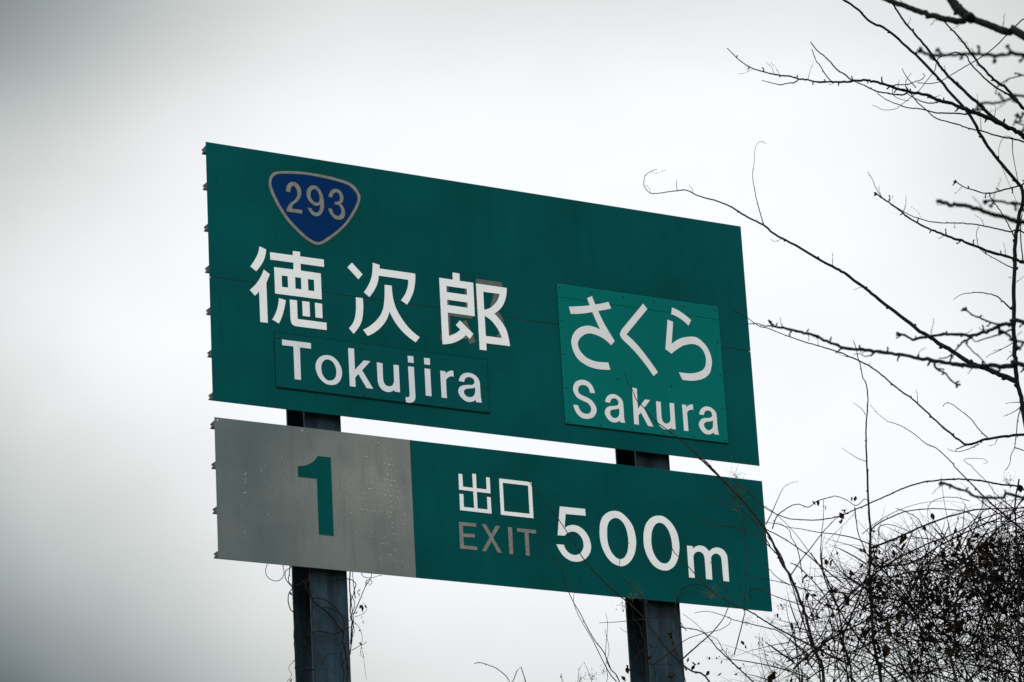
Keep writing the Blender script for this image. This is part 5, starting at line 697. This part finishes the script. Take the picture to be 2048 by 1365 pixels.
def rivet_mesh(name, mat, r=0.0062, h=0.005):
    v, f = [], []
    for k, (rr, yy) in enumerate(((r, 0.0), (r * 0.92, -h * 0.6), (r * 0.5, -h))):
        for i in range(8):
            a = i * math.pi / 4
            v.append((rr * math.cos(a), yy, rr * math.sin(a)))
    v.append((0, -h * 1.05, 0))
    for k in range(2):
        for i in range(8):
            j = (i + 1) % 8
            f.append((k * 8 + i, k * 8 + j, (k + 1) * 8 + j, (k + 1) * 8 + i))
    for i in range(8):
        f.append((16 + i, 16 + (i + 1) % 8, 24))
    me = bpy.data.meshes.new(name)
    me.from_pydata(v, [], f)
    me.materials.append(mat)
    return me


RIVET = rivet_mesh('rivet', MAT['rivet'])


def rivets(pts, y, parent):
    for (x, z) in pts:
        o = bpy.data.objects.new('rivet', RIVET)
        COL.objects.link(o)
        o.parent = parent
        o.location = (x, y, z)


# upper board: two sheets meeting at a horizontal joint
UB = empty('direction_board', parent=SIGN)
tag(UB, 'large upper green board naming two places, with a blue route shield')
X0, X1 = -2.0345, 2.0265
ZT, ZJ, ZB = 7.9377, 7.0255, 6.2122
v, f = bevel_plate(X0, X1, 0.0, 0.004, ZJ + 0.0022, ZT, 0.0012)
obj('panel', v, f, MAT['green'], UB)
v, f = bevel_plate(X0, X1, 0.0, 0.004, ZB, ZJ - 0.0022, 0.0012)
obj('panel', v, f, MAT['green'], UB)
v, f = box(X0 + 0.01, X1 - 0.01, 0.0041, 0.0061, ZJ - 0.03, ZJ + 0.03)
obj('joint_strip', v, f, MAT['edge'], UB)
for k in ('toku', 'ji', 'rou'):
    glyph('kanji_character', k, MAT['white'], UB, -0.0028 if k == 'rou' else -0.002, 0.0)
for i in range(len(GLYPHS['old'])):
    GLYPHS['old_%d' % i] = [GLYPHS['old'][i]]
    tag(glyph('old_lettering', 'old_%d' % i, MAT['grey_old'], UB, -0.0012, 0.0), 'dull grey remnant of older lettering behind the last white character')

# route shield
SH = empty('route_shield', parent=SIGN)
tag(SH, 'blue rounded triangle route shield with grey border and number 293')
glyph('shield_field', 'shield', MAT['blue'], SH, -0.002, 0.0)
glyph('shield_border', 'shield_border', MAT['grey_letter'], SH, -0.0026, 0.0)
for k in ('d2', 'd9', 'd3'):
    glyph('digit', k, MAT['grey_letter'], SH, -0.0034, -0.002)

# riveted place-name plates
PF = -0.008
TP = empty('place_name_plate', parent=SIGN)
tag(TP, 'long narrow riveted plate lettered Tokujira in white')
v, f = bevel_plate(-1.596, -0.064, PF + 0.0006, -0.0035, 6.351, 6.711, 0.002)
obj('plate', v, f, MAT['green_mid'], TP)
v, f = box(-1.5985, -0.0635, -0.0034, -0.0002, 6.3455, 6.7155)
obj('edge_shadow_rim', v, f, MAT['edge_shadow'], TP)  # dark backing, slightly oversize, draws a shadow line along the plate edges
for k in 'Tokujira':
    glyph('letter', k, MAT['white_cool'], TP, PF - 0.001, PF + 0.0006)
rivets(TOKUJIRA_RIVETS, PF + 0.0006, TP)

SP = empty('place_name_plate', parent=SIGN)
tag(SP, 'nearly square paler green riveted plate lettered in kana and Sakura')
v, f = bevel_plate(0.5075, 1.782, PF + 0.0006, -0.0035, 6.343, 7.2215, 0.002)
obj('plate', v, f, MAT['green_pale'], SP)
v, f = bevel_plate(0.5075, 1.782, PF + 0.0006, -0.0035, 7.2226, 7.3185, 0.002)
obj('plate', v, f, MAT['green_pale'], SP)
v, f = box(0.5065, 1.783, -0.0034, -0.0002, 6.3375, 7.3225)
obj('edge_shadow_rim', v, f, MAT['edge_shadow'], SP)  # added rim standing in for the shade at this plate's edges
for k in ('sa', 'ku', 'ra'):
    glyph('kana_character', k, MAT['white_soft'], SP, PF - 0.001, PF + 0.0006)
for k in ('S', 'a2', 'k2', 'u2', 'r2', 'a3'):
    glyph('letter', k, MAT['white_soft'], SP, PF - 0.001, PF + 0.0006)
rivets(SAKURA_RIVETS, PF + 0.0006, SP)

# lower board: grey exit-number field and green distance field
LB = empty('exit_board', parent=SIGN)
tag(LB, 'lower board with grey exit number field on the left and green distance field')
LX0, LX1, LZT, LZB, LXS = -2.0275, 2.0360, 6.1068, 5.2000, -0.6576
v, f = bevel_plate(LX0, LXS - 0.0004, 0.0, 0.004, LZB, LZT, 0.0012)
tag(obj('number_panel', v, f, MAT['grey'], LB), 'weathered grey panel carrying a large green number 1')
v, f = bevel_plate(LXS + 0.0004, LX1, 0.0005, 0.004, LZB, LZT, 0.0012)
obj('distance_panel', v, f, MAT['green'], LB)
glyph('digit', 'one', MAT['green'], LB, -0.002, 0.0)
for k in ('de', 'kou'):
    glyph('kanji_character', k, MAT['white'], LB, -0.002, 0.0005)
for k in ('E', 'X', 'I', 'T2'):
    glyph('letter', k, MAT['grey_letter'], LB, -0.002, 0.0005)
for k in ('five', 'z1', 'z2'):
    glyph('digit', k, MAT['white'], LB, -0.002, 0.0005)
glyph('letter', 'm', MAT['white'], LB, -0.002, 0.0005)
sv, sf = [], []
for (x, z, r) in WORN_SPECKS:
    b0 = len(sv)
    for i in range(6):
        a = i * math.pi / 3 + x * 7
        r_ = r * 1.5
        sv.append((x + r_ * math.cos(a) * 1.1, -0.0008, z + r_ * math.sin(a)))
    sv.append((x, -0.0016, z))
    sf += [(b0 + i, b0 + (i + 1) % 6, b0 + 6) for i in range(6)]
sp_ = obj('worn_specks', sv, sf, MAT['speck'], LB)
sp_['kind'] = 'stuff'

# stiffening rails behind both boards
PROFILE = [(0.0046, 0.020), (0.020, 0.0195), (0.066, 0.0185), (0.066, 0.0100), (0.050, 0.0080), (0.050, -0.0030), (0.066, -0.0050), (0.066, -0.0130), (0.0046, -0.0215)]


def rail(x0, x1, z, parent, flip=False):
    pr = [(y, -zz_ if flip else zz_) for (y, zz_) in PROFILE]
    n = len(pr)
    v = [(x0, y, z + q) for (y, q) in pr] + [(x1, y, z + q) for (y, q) in pr]
    f = [tuple(range(n)), tuple(range(2 * n - 1, n - 1, -1))]
    f += [(i, i + n, (i + 1) % n + n, (i + 1) % n) for i in range(n)]
    if flip:
        f = [q[::-1] for q in f]
    obj('rail', v, f, MAT['alu'], parent)


for i, z in enumerate((7.894, 7.645, 7.365, 7.087, 6.808, 6.528, 6.248)):
    rail(X0 + 0.001, X1 - 0.004, z, UB, i == 0)
for i, z in enumerate((6.067, 5.803, 5.515, 5.232)):
    rail(LX0 + 0.001, LX1 - 0.004, z, LB, i == 0)


# H-section posts
def h_post(x0, x1):
    y0, y1 = 0.070, 0.320
    t, wv = 0.014, 0.010
    xm = (x0 + x1) / 2
    r = 0.012
    pr = [(x0, y0), (x1, y0), (x1, y0 + t), (xm + wv / 2 + r, y0 + t), (xm + wv / 2, y0 + t + r), (xm + wv / 2, y1 - t - r), (xm + wv / 2 + r, y1 - t),
          (x1, y1 - t), (x1, y1), (x0, y1), (x0, y1 - t), (xm - wv / 2 - r, y1 - t), (xm - wv / 2, y1 - t - r), (xm - wv / 2, y0 + t + r), (xm - wv / 2 - r, y0 + t), (x0, y0 + t)]
    n = len(pr)
    zs = [-0.3, 5.3, 6.16, 7.9]
    v = [(x, y, z) for z in zs for (x, y) in pr]
    f = []
    for k in range(len(zs) - 1):
        f += [(k * n + i, k * n + (i + 1) % n, (k + 1) * n + (i + 1) % n, (k + 1) * n + i) for i in range(n)]
    f += [tuple(range((len(zs) - 1) * n, len(zs) * n)), tuple(range(n - 1, -1, -1))]
    return obj('post', v, f, MAT['post'], SIGN)


h_post(-1.368, -1.111)
h_post(1.086, 1.349)


# ------------------------------------------------------------------ stems, shoots and branches
def catmull(P, k):
    out = []
    n = len(P)
    for i in range(n - 1):
        p0, p1, p2, p3 = P[max(i - 1, 0)], P[i], P[i + 1], P[min(i + 2, n - 1)]
        for j in range(k):
            t = j / k
            out.append(0.5 * ((2 * p1) + (p2 - p0) * t + (2 * p0 - 5 * p1 + 4 * p2 - p3) * t * t + (3 * p1 - p0 - 3 * p2 + p3) * t ** 3))
    out.append(P[-1])
    return out


class Tubes:
    def __init__(self):
        self.v, self.f = [], []

    def tube(self, pts, rad, sides=6, phase=0.0):
        b0 = len(self.v)
        n = len(pts)
        up = Vector((0.3, 0.2, 1)).normalized()
        for i in range(n):
            t = (pts[min(i + 1, n - 1)] - pts[max(i - 1, 0)])
            if t.length < 1e-9:
                t = Vector((0, 0, 1))
            t.normalize()
            a = t.cross(up)
            if a.length < 1e-3:
                a = t.cross(Vector((1, 0, 0)))
            a.normalize()
            up = a.cross(t).normalized()
            for s in range(sides):
                an = phase + s * 2 * math.pi / sides
                self.v.append(tuple(pts[i] + (a * math.cos(an) + up * math.sin(an)) * rad[i]))
        for i in range(n - 1):
            for s in range(sides):
                q = (s + 1) % sides
                self.f.append((b0 + i * sides + s, b0 + i * sides + q, b0 + (i + 1) * sides + q, b0 + (i + 1) * sides + s))
        self.f.append(tuple(b0 + s for s in range(sides))[::-1])
        self.f.append(tuple(b0 + (n - 1) * sides + s for s in range(sides)))

    def knob(self, c, d, length, r):
        """bud or spur: a pointed five-sided swelling leaving the stem"""
        d = d.normalized()
        a = d.orthogonal().normalized()
        b = d.cross(a)
        self.tube([c - d * r * 0.3, c + d * length * 0.45, c + d * length * 0.8, c + d * length], [r * 0.75, r, r * 0.7, r * 0.12], 5)

    def build(self, name, mat, parent=None):
        return obj(name, self.v, self.f, mat, parent, True)


def side_dir(t, rng):
    a = t.orthogonal().normalized()
    b = t.cross(a)
    an = rng.uniform(0, 2 * math.pi)
    return a * math.cos(an) + b * math.sin(an)


def grow(tb, data, style, rng, ground=False, gain=1.3, twiglets=False):
    P = [Vector(p[:3]) for p in data]
    Rr = [p[3] * gain for p in data]
    if ground:
        q = P[0].copy()
        q.z = ground_z(q.y) - 0.08
        if P[0].z - q.z > 0.05:
            mid = (P[0] + q) / 2 + Vector((rng.uniform(-.05, .05), rng.uniform(-.05, .05), 0))
            P = [q, mid] + P
            Rr = [Rr[0] * 1.6, Rr[0] * 1.25] + Rr
    kk = 5
    pts = catmull(P, kk)
    rad = []
    for i in range(len(Rr) - 1):
        rad += [Rr[i] + (Rr[i + 1] - Rr[i]) * j / kk for j in range(kk)]
    rad.append(Rr[-1])
    n = len(pts)
    # natural kinks and swellings
    for i in range(1, n - 1):
        pts[i] = pts[i] + Vector((rng.gauss(0, 1), rng.gauss(0, 1.4), rng.gauss(0, 1))) * min(rad[i] * 0.22, 0.002)
        k = 0.05 if style in ('smooth', 'bud', 'rough') else 0.13
        rad[i] *= 1 + rng.uniform(-k, k)
    sides = 4 if max(Rr) < 0.0022 else (6 if max(Rr) < 0.012 else 9)
    tb.tube(pts, rad, sides)
    if twiglets:
        gap = 0.0
        for i in range(2, n - 2):
            gap += (pts[i] - pts[i - 1]).length
            if gap > 0.16 and rng.random() < 0.3:
                gap = 0.0
                t = (pts[i] - pts[i - 1]).normalized()
                d = (t * rng.uniform(0.3, 1.0) + side_dir(t, rng)).normalized()
                L = rng.uniform(0.03, 0.11)
                q, tp, tr = pts[i].copy(), [], []
                r0 = min(rad[i] * 0.45, 0.0022)
                for j in range(6):
                    tp.append(q.copy())
                    tr.append(max(r0 * (1 - j / 8), 0.0008))
                    d = (d + Vector((rng.gauss(0, .22), rng.gauss(0, .22), rng.gauss(0.05, .22)))).normalized()
                    q += d * L / 5
                tb.tube(tp, tr, 4)
                for j in (2, 4, 5):
                    tb.knob(tp[j], d + side_dir(d, rng), 0.006, 0.0022)
    if style == 'smooth':
        return
    step = {'bud': 0.15, 'spur': 0.075, 'bigspur': 0.06, 'rough': 0.16}[style]
    acc = rng.uniform(0, step)
    flip = 1
    for i in range(1, n):
        seg = pts[i] - pts[i - 1]
        acc += seg.length
        if acc < step or i < 3:
            continue
        acc = -rng.uniform(0, step * 0.55)
        t = seg.normalized()
        up = t.cross(Vector((0, 1, 0)))
        up = up.normalized() if up.length > 0.1 else side_dir(t, rng)
        d = (up * flip + side_dir(t, rng) * 0.45 + t * 0.35).normalized()
        flip = -flip
        r = rad[i]
        if style == 'bud':
            tb.knob(pts[i] + d * r * 0.4, d + t * 0.8, r * 1.6 + 0.005, max(r * 0.8, 0.0022))
        elif style == 'spur':
            L = rng.uniform(0.014, 0.032)
            tb.knob(pts[i] + d * r * 0.5, d, L, max(0.0042, min(r * 0.6, 0.007)))
            if rng.random() < 0.35:
                e = pts[i] + d * (L + r * 0.4)
                tb.knob(e, (d + side_dir(d, rng)).normalized(), 0.013, 0.0045)
        elif style == 'bigspur':
            L = rng.uniform(0.014, 0.028)
            tb.knob(pts[i] + d * r * 0.5, d, L, 0.0055)
            e = pts[i] + d * (L * 0.9 + r * 0.5)
            for _ in range(3):
                tb.knob(e, (d + side_dir(d, rng)).normalized(), 0.013, 0.0055)
        elif style == 'rough':
            tb.knob(pts[i] + d * r * 0.45, d + t, r * 0.9, r * 0.5)
    if style in ('spur', 'bigspur', 'bud'):
        t = (pts[-1] - pts[-2]).normalized()
        m_ = 1 if style == 'bud' or rad[-1] < 0.003 else 4
        for _ in range(m_):
            d = (t + side_dir(t, rng) * (0.2 if m_ == 1 else 0.9)).normalized()
            tb.knob(pts[-1], d, 0.007 if m_ == 1 else 0.020, max(rad[-1] * 1.1, 0.0016 if m_ == 1 else 0.0058))


def base_of(x, y):
    return Vector((x, y, ground_z(y)))


OWN = {}
spec = [
    ('tree1', 'bare_tree', base_of(3.08, 19.7), 'bare', 'slender leafless tree at the right edge, its thin budded branches reaching left', 'tree', 'bark'),
    ('tree2', 'bare_tree', base_of(2.75, 14.2), 'bare', 'nearer leafless tree with blurred spur-covered branches entering from the right', 'tree', 'bark_near'),
    ('thicket', 'vine_thicket', base_of(2.3, 20.2), 'thicket', 'dense dark tangle of leafless vines and dead leaves filling the bottom right corner', 'thicket', 'vine'),
    ('shrub', 'leafless_shrub', base_of(-0.05, 20.4), 'shrub', 'few bare shoot tips poking up at the bottom edge between the posts', 'shrub', 'vine'),
    ('vine_left', 'climbing_vine', None, 'vine', 'dry vine with curled dead leaves clinging to the post under the number 1', 'vine', 'vine'),
    ('vine_right', 'climbing_vine', None, 'vine', 'dry twining vine with brown leaf clumps on the post under 500m', 'vine', 'vine'),
]
for key, name, loc_, _, label, cat, mat in spec:
    if loc_ is None:
        sx = -1.24 if key == 'vine_left' else 1.22
        w_ = Vector((math.cos(SIGN_YAW), math.sin(SIGN_YAW), 0)) * sx
        loc_ = Vector((sign_origin.x + w_.x, sign_origin.y + w_.y, BASE))
    e = empty(name, loc_)
    group = {'bare_tree': 'leafless trees at the right', 'climbing_vine': 'vines on the sign posts'}.get(name)
    tag(e, label, cat, group)
    OWN[key] = (e, mat)

brng = random.Random(7)


def local(parent, pts):
    o = parent.location
    return [(p[0] - o.x, p[1] - o.y, p[2] - o.z, *p[3:]) for p in pts]


for owner, name, style, data in BRANCHES:
    par, mat = OWN[owner]
    tb = Tubes()
    grow(tb, data, style, brng, name in ('trunk', 'stem'), {'tree1': 1.45, 'tree2': 1.8, 'vine_left': 1.8, 'vine_right': 1.6, 'thicket': 1.6 if name == 'stem' else 1.5}.get(owner, 1.3), owner in ('tree1', 'tree2') and name == 'branch')
    o_ = par.location
    tb.v = [(a - o_.x, b_ - o_.y, c - o_.z) for a, b_, c in tb.v]
    tb.build(name, MAT[mat], par)

# ------------------------------------------------------------------ the tangle inside the thicket
TOPS = [(0.55, 6.10), (0.8, 6.22), (1.12, 6.30), (1.40, 6.46), (1.55, 6.66), (1.75, 6.84), (1.94, 6.93), (2.08, 6.98), (2.45, 7.02), (2.93, 7.10), (4.0, 7.2), (5.0, 6.8), (5.8, 5.6)]


def top_at(x):
    for (a, h), (c, k) in zip(TOPS, TOPS[1:]):
        if a <= x <= c:
            return h + (k - h) * (x - a) / (c - a)
    return TOPS[0][1] if x < TOPS[0][0] else TOPS[-1][1]


trng = random.Random(41)
tb = Tubes()


def wander(p, d, length, r, bend, sag):
    n = max(5, int(length / 0.07))
    over = min(trng.expovariate(1 / 0.03), 0.2)
    pts, rad = [p.copy()], [r]
    curl = Vector((trng.gauss(0, 1), trng.gauss(0, 1), trng.gauss(0, 1))) * bend
    for i in range(n):
        curl += Vector((trng.gauss(0, 1), trng.gauss(0, 1), trng.gauss(0, 1))) * bend * 0.45
        d = (d + curl * 0.07 + Vector((0, 0, -sag))).normalized()
        lim = top_at(p.x) + 0.03 + 0.12 * mnoise.noise(Vector((p.x * 3.3, p.y * 2, 0.5)))
        if p.z > lim + over and i > 2:
            break
        p = p + d * (length / n)
        pts.append(p.copy())
        rad.append(max(r * (1 - 0.75 * (i + 1) / n), 0.0007))
    rad[-1] = 0.0005
    rad[-2] = min(rad[-2], 0.0012)
    return pts, rad


LEAF_SPOTS = []
N_TANGLE = 4400
from mathutils import noise as mnoise
for k in range(N_TANGLE):
    u = trng.random()
    if u < 0.78:
        x = trng.triangular(1.8, 4.3, 2.85)
    elif u < 0.89:
        x = trng.uniform(1.35, 2.4)
    else:
        x = trng.uniform(0.6, 1.7)
    h = top_at(x)
    y = trng.gauss(20.25, 0.42) if x > 1.5 else trng.gauss(20.75, 0.25)
    z = h - 0.05 - abs(trng.gauss(0.30, 0.45)) if trng.random() < 0.72 else h - trng.uniform(0.0, 2.6)
    clump = mnoise.noise(Vector((x * 2.1, y * 1.2, z * 2.1 + 3.7))) + 0.5 * mnoise.noise(Vector((x * 5.5, y * 2, z * 5.5)))
    if clump * 1.7 + 0.18 + (0.14 if x > 2.5 else 0) < trng.uniform(-0.35, 0.45):
        continue
    if trng.random() < 0.28:      # straight canes fanning up and outwards
        d = Vector((trng.choice((-0.75, -0.4, 0.3, 0.75)) + trng.gauss(0, 0.25), trng.gauss(0, 0.4), trng.uniform(0.35, 1.0))).normalized()
        bendy = 0.9
    else:
        d = Vector((trng.gauss(-0.1, 1), trng.gauss(0, 0.7), trng.gauss(0.2, 0.8))).normalized()
        bendy = trng.choice((1.2, 1.7, 2.3))
    L = trng.uniform(0.25, 1.1)
    r = trng.choice((0.0016, 0.002, 0.0024, 0.0028, 0.0034, 0.0042))
    if x < 1.5:
        r *= 0.7
        L *= 0.7
    pts, rad = wander(Vector((x, y, z)), d, L, r, bendy, 0.012)
    tb.tube(pts, rad, 3 if r < 0.003 else 4, trng.uniform(0, 3))
    if trng.random() < 0.24 and x > 0.9:
        LEAF_SPOTS.append(pts[trng.randint(2, len(pts) - 1)])
# fine tendrils that stand off the top of the mass
for k in range(90):
    x = trng.uniform(1.2, 3.4)
    y = trng.gauss(20.3, 0.35)
    z = top_at(x) - trng.uniform(-0.02, 0.15)
    pts, rad = wander(Vector((x, y, z)), Vector((trng.gauss(-0.2, 1), trng.gauss(0, 0.5), trng.uniform(0.2, 1.1))).normalized(), trng.uniform(0.12, 0.4), 0.0010, 2.6, 0.02)
    tb.tube(pts, rad, 3)
# thicker arching canes woven through it
for k in range(90):
    x = trng.uniform(1.4, 3.9)
    y = trng.gauss(20.2, 0.35)
    z = top_at(x) - trng.uniform(0.25, 1.3)
    d = Vector((trng.choice((-1, 1)) * trng.uniform(0.3, 1.0), trng.gauss(0, 0.4), trng.uniform(0.3, 1.0))).normalized()
    pts, rad = wander(Vector((x, y, z)), d, trng.uniform(0.7, 1.7), trng.uniform(0.0035, 0.0065), 0.8, 0.03)
    tb.tube(pts, rad, 5)
# upright canes that carry the mass from the bank
for k in range(46):
    x = trng.uniform(1.5, 4.6)
    y = trng.gauss(20.25, 0.4)
    p = Vector((x, y, ground_z(y) - 0.05))
    q = Vector((x + trng.gauss(0, 0.35), y + trng.gauss(0, 0.2), top_at(x) - trng.uniform(0.15, 0.8)))
    mid = (p + q) / 2 + Vector((trng.gauss(0, 0.15), trng.gauss(0, 0.15), 0))
    pts = catmull([p, mid, q], 12)
    r = trng.uniform(0.004, 0.009)
    tb.tube(pts, [r * (1.2 - 0.8 * i / (len(pts) - 1)) for i in range(len(pts))], 5)
par = OWN['thicket'][0]
o_ = par.location
tb.v = [(a - o_.x, b_ - o_.y, c - o_.z) for a, b_, c in tb.v]
tg = tb.build('twig_tangle', MAT['tangle'], par)
tg['kind'] = 'stuff'


def curled_leaf(V, Fc, c, size, rng):
    e = Euler((rng.uniform(-0.7, 0.7), rng.uniform(-0.6, 0.6), rng.uniform(0, 6.28)))
    R = e.to_matrix()
    if rng.random() < 0.75:
        R = R @ Euler((math.radians(rng.uniform(60, 115)), 0, 0)).to_matrix()
    b0 = len(V)
    w_ = size * rng.uniform(0.2, 0.38)
    curl = rng.uniform(0.2, 0.55)
    for i in range(5):
        t = i / 4
        ww = w_ * (0.1, 0.8, 1.0, 0.62, 0.05)[i] * rng.uniform(0.75, 1.2)
        yy = (0.5 - t) * size
        zz_ = curl * size * (t - 0.5) ** 2 * 2
        for s in (-1, 0, 1):
            V.append(tuple(c + R @ Vector((s * ww, yy, zz_ + (abs(s) * ww * rng.uniform(0.2, 0.9))))))
    for i in range(4):
        for s in range(2):
            a = b0 + i * 3 + s
            Fc.append((a, a + 1, a + 4, a + 3))


lrng = random.Random(5)
for owner in ('thicket', 'vine_left', 'vine_right'):
    par = OWN[owner][0]
    V, Fc = [], []
    for (o, x, y, z, s) in LEAVES:
        if o == owner:
            curled_leaf(V, Fc, Vector((x, y, z)) - par.location, s * 1.15, lrng)
            if s > 0.035 and lrng.random() < 0.6:
                curled_leaf(V, Fc, Vector((x + lrng.gauss(0, s * 0.3), y, z + lrng.gauss(0, s * 0.3))) - par.location, s * 0.7, lrng)
    if owner == 'thicket':
        for k in range(110):      # wads of dead leaves caught in the tangle
            cx_ = lrng.triangular(1.6, 3.3, 2.7)
            c0 = Vector((cx_, lrng.gauss(20.15, 0.3), top_at(cx_) - 0.08 - abs(lrng.gauss(0, 0.4))))
            for j in range(lrng.randint(7, 18)):
                curled_leaf(V, Fc, c0 + Vector((lrng.gauss(0, .032), lrng.gauss(0, .03), lrng.gauss(0, .042))) - par.location, lrng.uniform(0.02, 0.05), lrng)
        for p in LEAF_SPOTS:
            curled_leaf(V, Fc, p - par.location, min(0.011 + lrng.expovariate(1 / 0.012), 0.055), lrng)
    lo = obj('dead_leaves', V, Fc, MAT['leaf'], par)
    lo['kind'] = 'stuff'

# dry seed heads: hair-thin stalks with small capsules
srng = random.Random(11)
for owner in ('thicket', 'vine_left'):
    par = OWN[owner][0]
    tb = Tubes()
    for (o, x, y, z, s, n) in SEED_TUFTS:
        if o != owner:
            continue
        c = Vector((x, y, z)) - par.location
        hub = c + Vector((srng.gauss(0, s * 0.15), 0, -s * 0.5))
        for k in range(n):
            p = c + Vector((srng.gauss(0, s * 0.42), srng.gauss(0, s * 0.3), srng.gauss(0, s * 0.42)))
            r = srng.uniform(0.0013, 0.0030)
            d = Vector((srng.gauss(0, 1), srng.gauss(0, 1), srng.gauss(-0.5, 1))).normalized()
            tb.tube([p, p + d * r * 1.5, p + d * r * 4], [r * 0.3, r, r * 0.15], 4)
            if srng.random() < 0.6:
                midp = (p + hub) / 2 + Vector((srng.gauss(0, s * 0.1), 0, srng.gauss(0, s * 0.1)))
                tb.tube(catmull([hub, midp, p], 4), [0.0005] * 9, 3)
    so = tb.build('seed_heads', MAT['seed'], par)
    so['kind'] = 'stuff'
